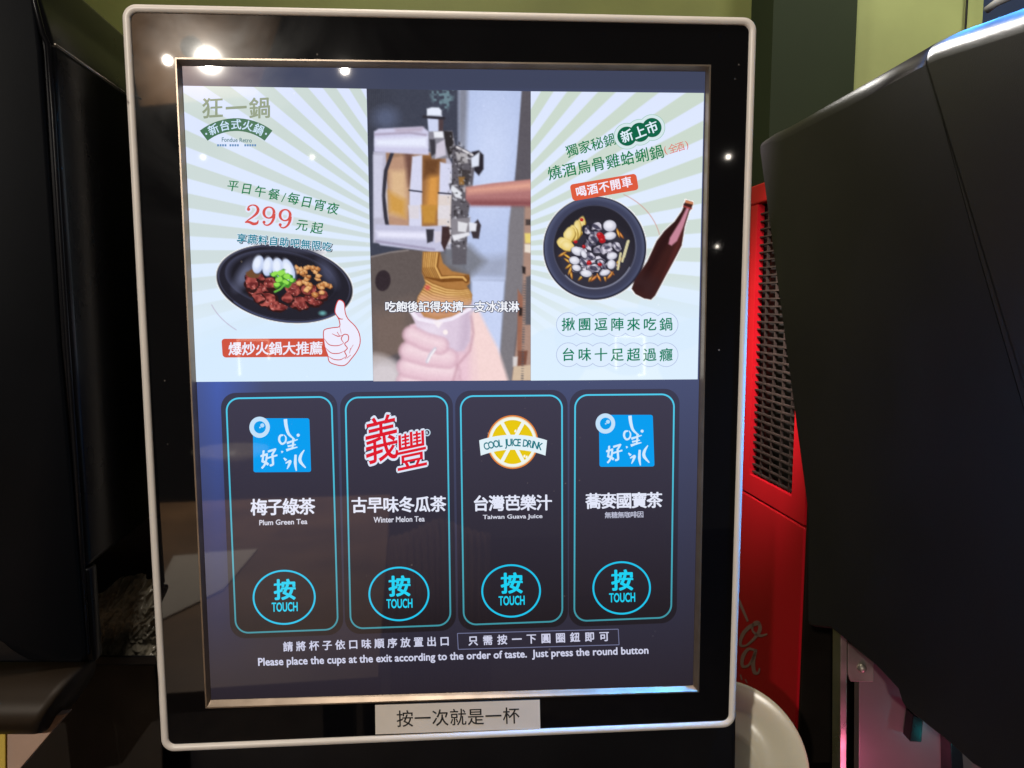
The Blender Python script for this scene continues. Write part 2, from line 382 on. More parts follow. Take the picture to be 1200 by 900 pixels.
o = mb.build('counter_top', M['counter']); o['kind'] = 'structure'
mb = MB(); box(mb, [(-3, -3, -.05), (3, -3, -.05), (3, -3, 0), (-3, -3, 0), (-3, 2.2, -.05), (3, 2.2, -.05), (3, 2.2, 0), (-3, 2.2, 0)])
o = mb.build('floor', M['counter']); o['kind'] = 'structure'

# ================================================================== THE DISPENSER
disp = thing('drink_dispenser', 'self service drink dispenser with a lit portrait touch screen in a cream rim', 'dispenser', (panel(525, 450)[0], panel(525, 450)[1]+.12, CZ))
OUT = [(143, 5), (886.5, 21), (861, 851.5), (190, 880.5)]
def uv(p): return np.array(((p-P0).dot(PU), (p-P0).dot(PV)))
def fuv(q, d): return P0+PU*q[0]+PV*q[1]+PN*d
OQ = [uv(panel(*p)) for p in OUT]
rings = []
for ins_, d, r in ((0.0005, -.030, .0085), (0.0, -.010, .009), (0.0, .0005, .009), (.0008, .0018, .0085), (.0024, .0024, .007), (.0042, .0020, .0055), (.0050, .0006, .005), (.0050, -.0010, .005)):
    rings.append([fuv(q, d) for q in rquad(inset(OQ, ins_), r, 8)])
mb = MB(); n = len(rings[0]); mb.add(np.concatenate(rings), [(k*n+i, k*n+(i+1) % n, (k+1)*n+(i+1) % n, (k+1)*n+i) for k in range(len(rings)-1) for i in range(n)])
mb.build('rim', M['rim'], disp, True)
# black glass between rim and screen trim
TRO = [(205, 67.5), (833, 76), (819, 811), (241, 830)]
TRI = [(213.5, 77.5), (826.5, 84), (812, 803), (247.5, 820)]
IQ = inset(OQ, .0046); TQ = [uv(panel(*p)) for p in TRO]
mb = MB(); mb.add([fuv(q, 0) for q in IQ]+[fuv(q, 0) for q in TQ], [(i, (i+1) % 4, 4+(i+1) % 4, 4+i) for i in range(4)])
mb.build('bezel', M['glass'], disp)
mb = MB(); a = [fuv(q, .0004) for q in TQ]; a2 = [fuv(q, .0004) for q in inset(TQ, .0010)]; b = [panel(x, y, SCREEN-.0003) for x, y in TRI]
z = [fuv(q, -.001) for q in TQ]
for A, B in ((z, a), (a, a2), (a2, b)):
    for i in range(4): mb.add([A[i], A[(i+1) % 4], B[(i+1) % 4], B[i]], [(0, 1, 2, 3)])
mb.build('screen_trim', M['trim'], disp)
# housing behind and below the panel
HP = [fuv(q, -.006) for q in inset(OQ, .004)]
prism(HP, -PN*.26, .006).build('housing', M['black'], disp)
lowq = [at(120, 760, .59), at(863.5, 830, .600), at(863.5, 1110, .600), at(120, 1110, .59)]
for q in lowq[2:]: q[2] = CZ
prism(lowq, (0.01, .25, 0), .004).build('base_cabinet', M['black'], disp)

# ---------- the display's own background
S = SCREEN
cv = Canvas(TRI, cell=3.)
ty = np.clip((cv.Y-440)/380, 0, 1)
base = np.stack([72-32*ty, 80-46*ty, 116-74*ty], -1)
cv.C = base + (1-np.clip(np.abs(cv.X-255)/55, 0, 1))[..., None]*np.array([0, 16, 60])*np.clip((800-cv.Y)/350, 0, 1)[..., None]
top = np.clip((110-cv.Y)/6, 0, 1)[..., None]; cv.C = cv.C*(1-top)+np.array([62, 68, 92])*top
cv.build('display_background', disp, S)

# ---------- left advert
LQ = [(214.5, 100.5), (429.5, 104), (437.3, 446), (230, 447.5)]
RC = (527, 295)
def rays(cv, per, ph, light, band, low):
    ang = np.degrees(np.arctan2(cv.Y-RC[1], cv.X-RC[0])); ph_ = ((ang+ph) % per)/per
    r = np.hypot(cv.X-RC[0], cv.Y-RC[1]); sft = 1.4/(r*math.radians(per)+1e-6)
    a = np.clip((.25-np.abs(ph_-.5))/sft+.5, 0, 1)*np.clip((400-cv.Y)/90, 0, 1)
    t = np.clip((cv.Y-100)/345, 0, 1)[..., None]
    cv.C = np.array(light)*(1-t)+np.array(low)*t
    cv.put(a*np.clip(1.1-t[..., 0]*.6, 0, 1), band)
cv = Canvas(LQ); rays(cv, 6.1, 1.2, (220, 229, 255), (204, 217, 213), (224, 242, 255))
cv.put(cv.ell(330, 430, 130, 60, 0, 30), (212, 234, 255), .7)
cv.put(cv.stroke(ell(338, 345, 95, 60, 14, .12, 2.2, 2.75), .5), (185, 175, 200), .8)
adL = cv.build('advert_panel', disp, S+L1); tag(adL, 'left advert showing a black bowl of meat and a thumbs up hand')
# bowl of meat
cb = Canvas([(245, 275), (425, 275), (425, 392), (245, 392)]); R = math.radians(9)
cb.put(cb.ell(333.5, 332.5, 80.5, 45, R), (28, 27, 38)); cb.put(cb.ell(333, 331, 78.5, 43, R), (74, 76, 98)); cb.put(cb.ell(333.2, 331.8, 77, 42, R), (33, 32, 44))
cb.put(cb.ell(329, 327, 66, 33, R), (62, 64, 86)); cb.put(cb.ell(332, 328, 64, 31.5, R, 4), (26, 25, 35))
cb.put(cb.ell(287, 322, 18, 8, -1.0, 9), (120, 126, 158), .75); cb.put(cb.ell(384, 320, 16, 7, 1.0, 9), (86, 90, 120), .7)
cb.put(cb.ell(345, 292, 30, 4, .12, 4), (70, 73, 96), .6); cb.put(cb.stroke(ell(334, 335, 76, 41, 20, R, .6, 2.4), .8), (84, 92, 132), .8)
k = 0
for x, y, rx, ry, rt in ((300, 327, 12, 9, .2), (305, 341, 14, 12, .5), (295, 333, 9, 10, 0), (318, 333, 9, 8, .4), (314, 352, 13, 10, .2), (326, 360, 11, 6, .1), (347, 338, 12, 10, -.3), (352, 356, 13, 8, 0), (368, 350, 12, 10, .3), (377, 347, 8, 7, 0), (338, 350, 8, 7, 0), (304, 350, 7, 6, 0), (362, 340, 10, 8, 0)):
    k += 1; m_ = cb.blob(x, y, rx, ry, rt, 20+k); cb.put(m_, (46, 18, 18)); m2 = cb.blob(x-.6, y-1.2, rx*.86, ry*.82, rt, 40+k, .6)
    tt = np.clip(cb.N(3.2, 60+k)*1.5-.3, 0, 1)[..., None]; cb.put(m2, np.array([104, 36, 36])*(1-tt)+np.array([186, 92, 84])*tt)
    cb.put(m2*np.clip(cb.N(2., 80+k)*5-4.0, 0, 1), (232, 168, 158), .8)
cb.put(cb.blob(297, 321, 8, 5, .1, 33), (110, 74, 44))
for x, y in ((347, 313), (352, 318), (360, 313), (356, 322), (366, 318), (372, 316), (363, 325), (371, 325), (354, 331), (366, 333), (374, 335), (379, 332), (377, 340), (368, 341), (360, 338), (348, 320), (383, 337)):
    for _ in range(2):
        x2, y2 = x+rng.normal()*2.2, y+rng.normal()*2; a0 = rng.random()*6; f = rng.random()
        ch = [(x2+(2.4+2.6*rng.random())*math.cos(a0+a), y2+(1.8+2.0*rng.random())*math.sin(a0+a)) for a in (0, 1.2, 2.5, 3.7, 5.0)]
        cb.put(cb.poly([(p[0]+.5, p[1]+.9) for p in ch], 1.6), (92, 46, 24)); cb.put(cb.poly(ch, 1.2), (176+f*60, 104+f*74, 50+f*66))
        cb.put(cb.ell(x2-.6, y2-.8, 1.5, .9, a0, 1.5), (248, 214, 160), .6)
for x, y, rx, ry, rt in ((302.5, 310, 6.3, 10.5, .25), (314, 312.5, 6.2, 11, .15), (325.5, 313.5, 6.8, 11, -.05), (338, 317, 6.8, 14, -.32)):
    cb.put(cb.ell(x+1.5, y+1, rx+.8, ry, rt, 2), (70, 78, 110), .8); cb.put(cb.ell(x, y, rx, ry, rt), (192, 206, 240)); cb.put(cb.ell(x-1.2, y-2, rx*.7, ry*.75, rt, 4), (232, 240, 255))
for x, y, r in ((322, 322, 5), (330, 321, 6), (337, 325, 5.5), (328, 329, 6), (336, 332, 5), (342, 329, 4), (325, 334, 4)):
    k += 1; cb.put(cb.blob(x, y, r, r*.8, 0, 200+k, .9), (66, 138, 40)); cb.put(cb.blob(x-.7, y-.9, r*.75, r*.55, 0, 220+k, .9), (150, 224, 84))
cb.put(cb.stroke([(334, 333), (328, 339), (322, 342)], 1.1), (110, 190, 70))
cb.put(cb.ell(378, 367, 4, 2.5, 0, 3), (120, 200, 200), .8)
cb.build('bowl_picture', adL, S+L2, cb.A)
# the rest of the left advert: writing, banner, hand
G1 = (22, 126, 78)
mb = MB()
row(mb, '狂一鍋', (249, 127), (304.5, 127), 25, (146, 158, 132), S+L2, off=.018, kai=.06)
arc = lambda r, n=16: [(276.7+r*math.sin(t), 208+r*-math.cos(t)) for t in np.linspace(-.66, .66, n)]
A, B = arc(69.5), arc(54.5); mb.add(px2p(A+B, S+L2), [(i, i+1, 17+i, 16+i) for i in range(15)], (70, 116, 86))
for i, ch in enumerate('新台式火鍋'):
    t = -.44+.22*i; char(mb, ch, 276.7+62*math.sin(t), 208-62*math.cos(t), 11, (205, 228, 250), S+L3, t, .02)
for t in (-.6, .6): poly(mb, ell(276.7+62*math.sin(t), 208-62*math.cos(t), 1.2, 1.2, 10), (205, 228, 250), S+L3)
line(mb, 'Fondue Retro', [(260, 161), (295, 162), (295, 167), (260, 166)], (70, 120, 130), S+L2, .01)
for k in range(16): poly(mb, [(254.5+k*2.9, 169), (256.6+k*2.9, 169), (256.6+k*2.9, 171.5), (254.5+k*2.9, 171.5)], (96, 140, 190), S+L2) if k not in (4, 9, 10) else None
mb.build('shop_emblem', M['display'], adL)
mb = MB()
row(mb, '平日午餐', (273, 218), (321, 228), 13.5, G1, S+L2, off=.012, kai=.1); char(mb, '/', 332.5, 231.5, 14, G1, S+L2, .2)
row(mb, '每日宵夜', (344, 233), (390, 244.5), 14, G1, S+L2, off=.012, kai=.1)
def num(mb, g, x, y, h, col, d, ex=0.):
    c, s_ = math.cos(.14), math.sin(.14); f = lambda q: [(x+(a*c-b*s_)*h, y+(a*s_+b*c)*h) for a, b in q]
    if g == '2':
        ribbon(mb, f([(-.28, -.24), (-.24, -.38), (-.08, -.48), (.12, -.46), (.24, -.30), (.20, -.10), (.02, .12), (-.20, .32), (-.32, .45)]), np.array([.09, .08, .06, .09, .15, .14, .09, .06, .05])*h+ex, col, d)
        ribbon(mb, f([(-.33, .44), (-.12, .40), (.10, .46), (.28, .40), (.33, .24)]), np.array([.06, .13, .15, .13, .03])*h+ex, col, d+.00004)
        poly(mb, ell(*f([(-.24, -.24)])[0], .085*h+ex/2, .085*h+ex/2, 14), col, d+.00002)
    else:
        ribbon(mb, f([(.26*math.cos(a)*1.0-.02, -.19+.28*math.sin(a)) for a in np.linspace(0, 2*math.pi, 17)]), np.array([.13+.045*math.cos(2*a)*1.0 for a in np.linspace(0, 2*math.pi, 17)])*h*.85+ex, col, d)
        ribbon(mb, f([(.25, -.16), (.26, .06), (.18, .30), (.02, .45), (-.14, .45), (-.22, .36)]), np.array([.15, .14, .11, .08, .06, .07])*h+ex, col, d+.00004)
        poly(mb, ell(*f([(-.2, .33)])[0], .08*h+ex/2, .08*h+ex/2, 14), col, d+.00002)
for g, x, y in (('2', 296, 251.5), ('9', 315, 253.5), ('9', 334, 256.5)):
    num(mb, g, x, y, 23, (226, 232, 252), S+L2, 4); num(mb, g, x, y, 23, (214, 84, 78), S+L3)
row(mb, '元起', (354, 264), (371.5, 267.5), 14, G1, S+L2, off=.012, kai=.1)
for dx, c_, dd in ((1.1, (40, 60, 80), L3), (0, (226, 240, 255), L3+.0001)):
    for i, ch in enumerate('享蔬料自助吧無限吃'):
        t = i/8; x, y = 283+100*t, 279.5+9.5*t**1.15
        char(mb, ch, x+dx, y+dx*.8, 10, c_, S+dd, .1, .06 if dx else .075, .06)
        if not dx: char(mb, ch, x, y, 10, (0, 128, 150), S+L3+.0002, .1, .02, .06)
mb.build('price_lettering', M['display'], adL)
mb = MB(); poly(mb, rquad([(259.5, 397), (389, 396.5), (389, 418), (261, 419)], 4), (208, 84, 64), S+L2)
row(mb, '爆炒火鍋大推薦', (275.5, 409), (370.5, 408.3), 15.5, (240, 240, 255), S+L3, off=.022, kai=.04)
mb.build('red_banner', M['display'], adL)
mb = MB()
hand = [(393, 361), (396, 352.5), (400, 352), (403.5, 356), (404.5, 366), (408, 374), (416, 382), (421, 391), (422, 402), (418, 412), (412, 420), (407, 426), (402, 428.5), (394, 427.5), (386, 424), (384, 416), (381, 408), (379.5, 399), (379, 390), (381, 386), (390, 384), (398, 382.5), (397, 374), (393, 367)]
H = np.array(hand); Hs = []
for i in range(len(H)):
    for f in (0, .33, .66): 
        p0, p1, p2, p3 = H[i-1], H[i], H[(i+1) % len(H)], H[(i+2) % len(H)]
        Hs.append(tuple(.5*((2*p1)+(-p0+p2)*f+(2*p0-5*p1+4*p2-p3)*f*f+(-p0+3*p1-3*p2+p3)*f**3)))
poly(mb, Hs, (238, 238, 255), S+L3+.0001); HR = (206, 70, 72)
ribbon(mb, Hs, 1.1, HR, S+L3+.0002, closed=True)
for q, wd in (([(380, 397), (386, 404), (396, 405), (403, 402)], 1), ([(381, 407), (388, 413.5), (397, 414), (404, 411)], 1), ([(384, 417), (391, 421), (399, 421.5), (405, 418)], 1), ([(403, 402), (400, 397), (403, 392), (408, 393), (408, 399), (404, 403), (407, 408), (404, 412), (406, 417), (404, 421)], 1.1), ([(389, 391), (396, 394), (401, 393)], 1.2), ([(398, 383), (400, 391)], 1.1), ([(393, 367), (397, 373), (402, 374)], 1.6), ([(410, 411), (414, 404)], 1.2), ([(411, 408), (409.5, 414)], 1.6), ([(406, 420), (411, 416)], 1.6), ([(395, 389), (398.5, 394.5)], 1.8)):
    ribbon(mb, q, [wd*.4]+[wd]*(len(q)-2)+[wd*.4], HR, S+L3+.0002)
mb.build('thumbs_up_hand', M['display'], adL)

# ---------- video of the soft ice cream machine
VQ = [(430, 104), (621.7, 107), (621.8, 445.7), (437.5, 446.8)]
cv = Canvas(VQ, (62, 66, 82))
P_ = lambda q: [(420+x/5.4545, 90+y/5.4545) for x, y in q]      # read off an enlarged upper half
Q_ = lambda q: [(420+x/4.286, 250+y/4.286) for x, y in q]       # and lower half
st = (.5+.5*np.cos(cv.X*2.6))[..., None]*np.clip((470-cv.X)/30, 0, 1)[..., None]*np.clip((200-cv.Y)/60, 0, 1)[..., None]
cv.C = cv.C*(1-.18*st); cv.put(cv.ell(452, 138, 14, 12, 0, 14), (104, 116, 150), .6)
cv.put(cv.poly(P_([(640, 70), (1060, 70), (1050, 300), (1000, 660), (980, 900), (1000, 1300), (700, 1300), (640, 900)]), 4), (186, 200, 236))
cv.put(cv.poly(P_([(640, 60), (700, 60), (690, 500), (640, 500)]), 6), (126, 128, 142), .9)
cv.put(cv.ell(575, 190, 26, 60, .05, 30), (206, 218, 248), .8)
cv.put(cv.poly(Q_([(560, 230), (760, 210), (740, 330), (560, 320)]), 14), (150, 156, 176), .7)
cv.put(cv.poly(Q_([(560, 325), (745, 330), (710, 870), (640, 870), (560, 500)]), 8), (200, 212, 244))
cv.put(cv.poly(P_([(1045, 70), (1110, 70), (1110, 680), (1000, 680)]), 2), (92, 88, 96))
cv.put(cv.poly(Q_([(770, -60), (840, -60), (835, 300), (790, 640), (770, 870), (700, 870), (735, 400), (755, 60)]), 3), (126, 122, 128))
cv.put(cv.poly(Q_([(836, -80), (880, -80), (880, 870), (768, 870), (795, 620), (825, 380)]), 3), (172, 140, 126))
for q, c_ in (([(840, 30), (870, 30), (870, 60), (840, 60)], (70, 60, 60)), ([(835, 100), (870, 100), (870, 150), (838, 150)], (236, 214, 120)), ([(835, 155), (870, 155), (870, 200), (835, 195)], (236, 226, 214)), ([(842, 320), (870, 310), (870, 560), (838, 560)], (92, 92, 100)), ([(800, 380), (826, 420), (820, 690), (798, 690)], (156, 104, 84)), ([(800, 690), (850, 690), (842, 760), (800, 770)], (120, 74, 60)), ([(776, 720), (800, 720), (796, 770), (776, 770)], (220, 214, 214)), ([(780, 770), (870, 760), (870, 840), (772, 840)], (214, 190, 164)), ([(822, 265), (840, 270), (838, 305), (824, 300)], (38, 32, 34)), ([(806, 470), (824, 475), (822, 515), (806, 515)], (40, 32, 32))):
    cv.put(cv.poly(Q_(q), 2), c_, .95)
cv.put(cv.stroke([(615, 330), (612, 445)], 1.6)*(np.sin(cv.Y*2.2) > -.2), (84, 84, 92), .6)
# lower machine body
cv.put(cv.poly(Q_([(50, 220), (230, 180), (420, 190), (560, 300), (560, 500), (300, 720), (200, 700), (60, 760)]), 3), (98, 88, 86))
cv.put(cv.poly(Q_([(55, 500), (260, 440), (270, 720), (60, 760)]), 24), (122, 104, 96), .8)
cv.put(cv.stroke(Q_([(50, 222), (160, 196), (250, 186)]), .8), (150, 140, 138), .8)
cv.put(cv.poly(Q_([(420, 160), (560, 160), (640, 240), (560, 320), (430, 260)]), 10), (120, 122, 132), .9)
cv.put(cv.ell(420+123/4.286, 250+338/4.286, 9, 12.3, .1), (50, 40, 46))
cv.put(cv.ell(438, 452, 38, 38, 0, 8), (186, 176, 176), .9); cv.put(cv.ell(450, 440, 22, 16, 0, 14), (222, 214, 220), .8)
# clear cylinder head
cv.put(cv.poly(P_([(455, 75), (610, 75), (600, 170), (560, 220), (470, 150)]), 6)*np.clip(cv.N(3, 3)*3-1.1, 0, 1), (120, 150, 160), .8)
cv.put(cv.poly(P_([(440, 250), (535, 250), (535, 370), (450, 370)]), 2), (206, 214, 242)); cv.put(cv.poly(P_([(512, 255), (545, 260), (540, 350), (512, 350)]), 2), (78, 62, 66))
cv.put(cv.stroke(P_([(418, 255), (548, 265)]), 1.8), (48, 46, 56)); cv.put(cv.poly(P_([(438, 205), (470, 195), (515, 197), (532, 215), (532, 250), (438, 248)]), 2), (230, 236, 252))
cv.put(cv.poly(P_([(95, 480), (560, 480), (600, 560), (590, 1100), (95, 1060)]), 2), (188, 186, 206))
cv.put(cv.poly(P_([(175, 470), (560, 490), (560, 1060), (200, 1060)]), 2), (160, 124, 100))
cv.put(cv.poly(P_([(190, 520), (320, 500), (318, 1060), (200, 1040)]), 3), (186, 146, 122)); cv.put(cv.poly(P_([(205, 600), (300, 600), (310, 800), (300, 900), (200, 880)]), 8), (220, 184, 144))
cv.put(cv.poly(P_([(190, 730), (300, 790), (300, 900), (200, 860)]), 8), (206, 150, 60), .8)
cv.put(cv.poly(P_([(290, 480), (345, 480), (345, 640), (320, 700)]), 6), (84, 52, 50), .7)
cv.put(cv.poly(P_([(400, 490), (520, 500), (520, 1060), (400, 1060)]), 3), (156, 108, 66)); cv.put(cv.poly(P_([(450, 620), (515, 640), (510, 840), (430, 830)]), 8), (216, 152, 74)); cv.put(cv.poly(P_([(415, 520), (530, 520), (500, 620), (410, 650)]), 8), (96, 60, 34), .8)
cv.put(cv.stroke(P_([(215, 490), (175, 600), (160, 760), (175, 900), (205, 1060)]), 2.2), (52, 50, 62))
for q in ([(345, 510), (408, 500), (404, 1060), (320, 1060), (328, 720)], [(522, 545), (590, 560), (600, 760), (590, 1060), (508, 1060)]):
    cv.put(cv.poly(P_(q), 2), (214, 216, 240))
cv.put(cv.poly(P_([(510, 755), (600, 755), (590, 1060), (508, 1060)]), 3), (224, 212, 208)); cv.put(cv.poly(P_([(95, 500), (160, 500), (150, 640), (150, 900), (100, 900)]), 3), (206, 206, 228))
for q in ([(325, 725), (405, 735)], [(512, 742), (590, 748)]): cv.put(cv.stroke(P_(q), .8), (40, 40, 56))
cv.put(cv.poly(P_([(100, 350), (130, 332), (410, 318), (450, 350), (450, 500), (100, 480)]), 2.4), (206, 204, 232)); cv.put(cv.poly(P_([(110, 400), (440, 385), (440, 450), (110, 440)]), 6), (232, 236, 254)); cv.put(cv.stroke(P_([(110, 368), (330, 358), (430, 372)]), 1.4, 2), (164, 152, 176), .7); cv.put(cv.poly(P_([(230, 330), (420, 320), (400, 350), (240, 355)]), 4), (176, 158, 176), .6)
# metal clamps on the right
for q, c_ in (([(450, 350), (600, 345), (620, 440), (600, 520), (470, 525), (450, 440)], (136, 134, 146)), ([(480, 350), (540, 350), (545, 390), (485, 390)], (236, 238, 246)), ([(545, 345), (600, 350), (612, 470), (580, 520), (555, 430)], (44, 40, 42)), ([(455, 400), (490, 400), (495, 490), (465, 510)], (60, 58, 66)), ([(500, 430), (550, 400), (560, 500), (490, 525)], (206, 200, 216)), ([(600, 440), (640, 440), (730, 490), (740, 600), (730, 700), (700, 900), (690, 1200), (600, 1200), (590, 900), (600, 640)], (96, 92, 100)), ([(620, 480), (700, 490), (700, 550), (640, 560)], (176, 172, 176)), ([(640, 590), (720, 600), (700, 690), (650, 680)], (66, 60, 62)), ([(640, 640), (680, 640), (675, 690), (645, 690)], (150, 110, 60)), ([(600, 690), (660, 740), (660, 780), (620, 770), (590, 720)], (228, 230, 238)), ([(725, 480), (770, 470), (800, 500), (800, 590), (770, 632), (740, 600)], (40, 36, 44)), ([(720, 520), (775, 480), (770, 570), (725, 580)], (222, 228, 244))):
    cv.put(cv.poly(P_(q), 2), c_)
cv.put(cv.stroke(P_([(630, 450), (730, 500)]), 1.2), (220, 216, 220))
mk = cv.poly(P_([(590, 350), (720, 500), (720, 900), (690, 1100), (560, 1100)]), 4); cv.put(mk*np.clip(cv.N(3.2, 9)*4-2.6, 0, 1), (214, 214, 224), .7); cv.put(mk*np.clip(cv.N(2.6, 19)*4-2.6, 0, 1), (40, 36, 40), .7)
# wooden handle
cv.put(cv.poly(P_([(690, 705), (860, 680), (1110, 655), (1110, 825), (720, 820), (685, 780)]), 2), (176, 118, 118)); cv.put(cv.poly(P_([(690, 715), (1110, 668), (1110, 715), (700, 745)]), 8), (232, 172, 150), .9); cv.put(cv.poly(P_([(700, 790), (1110, 790), (1110, 825), (720, 822)]), 7), (130, 72, 76), .9)
# lower head and spout
cv.put(cv.poly(Q_([(85, 55), (340, 65), (440, 60), (460, 120), (430, 190), (380, 195), (110, 160), (84, 130)]), 2), (196, 196, 222)); cv.put(cv.poly(Q_([(90, 90), (340, 95), (350, 130), (100, 120)]), 5), (232, 232, 252)); cv.put(cv.stroke(Q_([(90, 140), (230, 160), (380, 182)]), 1.5, 2), (150, 142, 170), .7)
for q, c_ in (([(340, 80), (380, 80), (375, 140), (345, 150)], (54, 52, 62)), ([(420, 66), (455, 66), (462, 120), (432, 190), (415, 150)], (64, 44, 46)), ([(380, 90), (415, 90), (415, 140), (385, 150)], (214, 208, 222)), ([(465, 30), (560, 20), (560, 100), (470, 130)], (138, 134, 142)), ([(500, 40), (550, 50), (540, 95), (500, 90)], (224, 224, 230)), ([(470, 110), (555, 95), (560, 110), (480, 140)], (230, 230, 238)), ([(560, 70), (600, 30), (616, 60), (605, 128), (575, 125)], (60, 52, 58)), ([(555, 45), (595, 50), (590, 90), (558, 90)], (230, 232, 242))):
    cv.put(cv.poly(Q_(q), 1.6), c_)
cv.put(cv.poly(Q_([(250, -40), (305, -40), (305, 28), (258, 26)]), 2), (220, 214, 222)); cv.put(cv.poly(Q_([(400, -40), (460, -40), (460, 28), (400, 28)]), 2), (224, 218, 224)); cv.put(cv.poly(Q_([(315, -40), (395, -40), (385, 50), (325, 50)]), 4), (196, 142, 62))
# hand, cup, ice cream
cv.put(cv.poly(Q_([(260, 560), (330, 540), (560, 520), (590, 505), (640, 620), (680, 780), (698, 860), (250, 860), (240, 800), (258, 680)]), 3), (236, 200, 214))
cv.put(cv.poly(Q_([(560, 530), (590, 510), (640, 640), (690, 860), (560, 860)]), 10), (244, 214, 214), .8); cv.put(cv.poly(Q_([(250, 640), (340, 700), (420, 860), (240, 860)]), 8), (222, 184, 206), .8)
for q in ([(262, 650), (330, 690), (360, 720)], [(262, 720), (320, 760), (340, 800)], [(250, 800), (300, 820), (330, 860)], [(262, 590), (320, 650)]): cv.put(cv.stroke(Q_(q), 1.2, 3), (196, 152, 176), .7)
cv.put(cv.poly(Q_([(255, 490), (570, 440), (560, 640), (530, 690), (440, 700), (360, 690), (300, 650), (290, 560)]), 2), (222, 204, 224)); cv.put(cv.poly(Q_([(300, 560), (420, 540), (420, 690), (330, 660)]), 14), (236, 224, 240), .8)
ice = [(325, 195), (410, 195), (425, 250), (470, 290), (555, 308), (560, 350), (545, 365), (570, 410), (565, 450), (500, 510), (400, 535), (330, 520), (290, 470), (300, 420), (325, 380), (340, 350), (320, 300)]
mi = cv.poly(Q_(ice), 2); cv.put(mi, (176, 122, 66))
for k in range(8):          # upper strands from the spout, turning to the right
    p = Q_([(328+10*k, 195), (322+9.5*k, 270), (345+10*k, 315+1.5*k), (420+8*k, 335-2*k), (500+4*k, 330-1*k), (556-k*2, 318+3*k)]); f = rng.random()
    cv.put(cv.stroke(p, 2.6, 1.2)*mi, (112+20*f, 66+14*f, 28)); cv.put(cv.stroke([(x-.5, y-.5) for x, y in p], 1.25, 1.2)*mi, (222+14*f, 170+20*f, 98+16*f))
for k in range(9):
    p = Q_([(318-3*k, 330+14*k), (370, 362+15*k), (440, 388+13*k), (510, 396+10*k), (568, 388+9*k)]); f = rng.random()
    cv.put(cv.stroke(p, 3.0, 1.2)*mi, (118+20*f, 72+14*f, 32)); cv.put(cv.stroke([(x-.3, y-.7) for x, y in p], 1.5, 1.4)*mi, (226+12*f, 174+20*f, 108+18*f))
cv.put(cv.poly(Q_([(290, 400), (560, 440), (500, 520), (380, 530), (290, 480)]), 10)*mi, (226, 172, 150), .6); cv.put(cv.ell(501, 337, 3, 3, 0, 3), (214, 70, 80), .7)
for (x0, y0, x1, y1, r_) in ((246, 845, 470, 858, 11), (246, 770, 462, 800, 10.5), (254, 692, 450, 728, 10), (266, 610, 410, 664, 8.5)):
    p = Q_([(x0, y0), ((x0+x1)/2, (y0+y1)/2+8), (x1, y1)])
    cv.put(cv.stroke(p, r_+2.2, 3.5), (204, 160, 178), .7); cv.put(cv.stroke(p, r_+.4, 6), (234, 200, 213), .95); cv.put(cv.stroke([(x, y-2) for x, y in p], r_*.5, 9), (246, 222, 229), .8)
p = Q_([(588, 512), (612, 590), (650, 700), (680, 850)]); cv.put(cv.stroke(p, [6, 9, 13, 17], 5), (246, 216, 214)); cv.put(cv.stroke(Q_([(566, 520), (578, 600), (560, 690), (500, 760), (470, 860)]), 1., 4), (188, 142, 158), .7)
cv.put(cv.poly(Q_([(530, 470), (570, 445), (560, 640), (530, 690), (500, 696)]), 10), (192, 170, 194), .55)
cv.put(cv.stroke(Q_([(262, 492), (300, 530), (380, 548), (470, 530), (560, 480)]), 2.1), (244, 236, 250)); cv.put(cv.poly(Q_([(372, 540), (425, 545), (402, 578)]), 2), (250, 240, 246))
cv.put(cv.ell(420+437/4.286, 250+597/4.286, 3, 3, 0), (252, 240, 240)); cv.put(cv.stroke(Q_([(345, 745), (360, 712), (385, 680)]), 2), (214, 206, 220)); cv.put(cv.stroke(Q_([(349, 745), (362, 716), (385, 684)]), .8), (250, 248, 252))
cv.C = cv.C+(cv.N(1.7, 77)-.5)[..., None]*7
# slight lens softness of the filmed picture
for _ in range(1):
    c_ = cv.C; p = np.pad(c_, ((1, 1), (1, 1), (0, 0)), 'edge'); cv.C = (c_*4+p[:-2, 1:-1]+p[2:, 1:-1]+p[1:-1, :-2]+p[1:-1, 2:])/8
vid = cv.build('video_picture', disp, S+L1); tag(vid, 'video still of a hand catching soft ice cream in a cup')
mb = MB(); row(mb, '吃飽後記得來擠一支冰淇淋', (457.5, 359.7), (602, 359.7), 13, (246, 248, 255), S+L2, halo=(44, 50, 78), hoff=.075, off=.022)
mb.build('subtitle', M['display'], vid)

# ---------- right advert
RQ = [(622, 107), (825, 109), (817.5, 444.5), (622, 446)]
cv = Canvas(RQ); rays(cv, 6.6, 2.6, (222, 231, 255), (204, 218, 206), (228, 244, 255))
for x, y, r in ((650, 420, 38), (690, 395, 40), (735, 400, 42), (790, 370, 44), (820, 420, 50)): cv.put(cv.ell(x, y, r, r*.95, 0, 3)*np.clip((cv.Y-325)/40, 0, 1), (216, 236, 255), .55)
cv.put(cv.stroke(ell(697, 291, 78, 70, 14, 0, -1.12, -.05), .45), (206, 150, 140), .9)
adR = cv.build('advert_panel', disp, S+L1); tag(adR, 'right advert showing a clam hot pot beside a wine bottle')
cb = Canvas([(630, 222), (825, 222), (825, 360), (630, 360)])
cb.put(cb.ell(697, 290.8, 60.5, 60.5), (36, 38, 56)); cb.put(cb.ell(696.6, 290.2, 58.6, 58.8), (86, 92, 122)); cb.put(cb.ell(697, 291, 56.5, 57, 0, 5), (62, 66, 92))
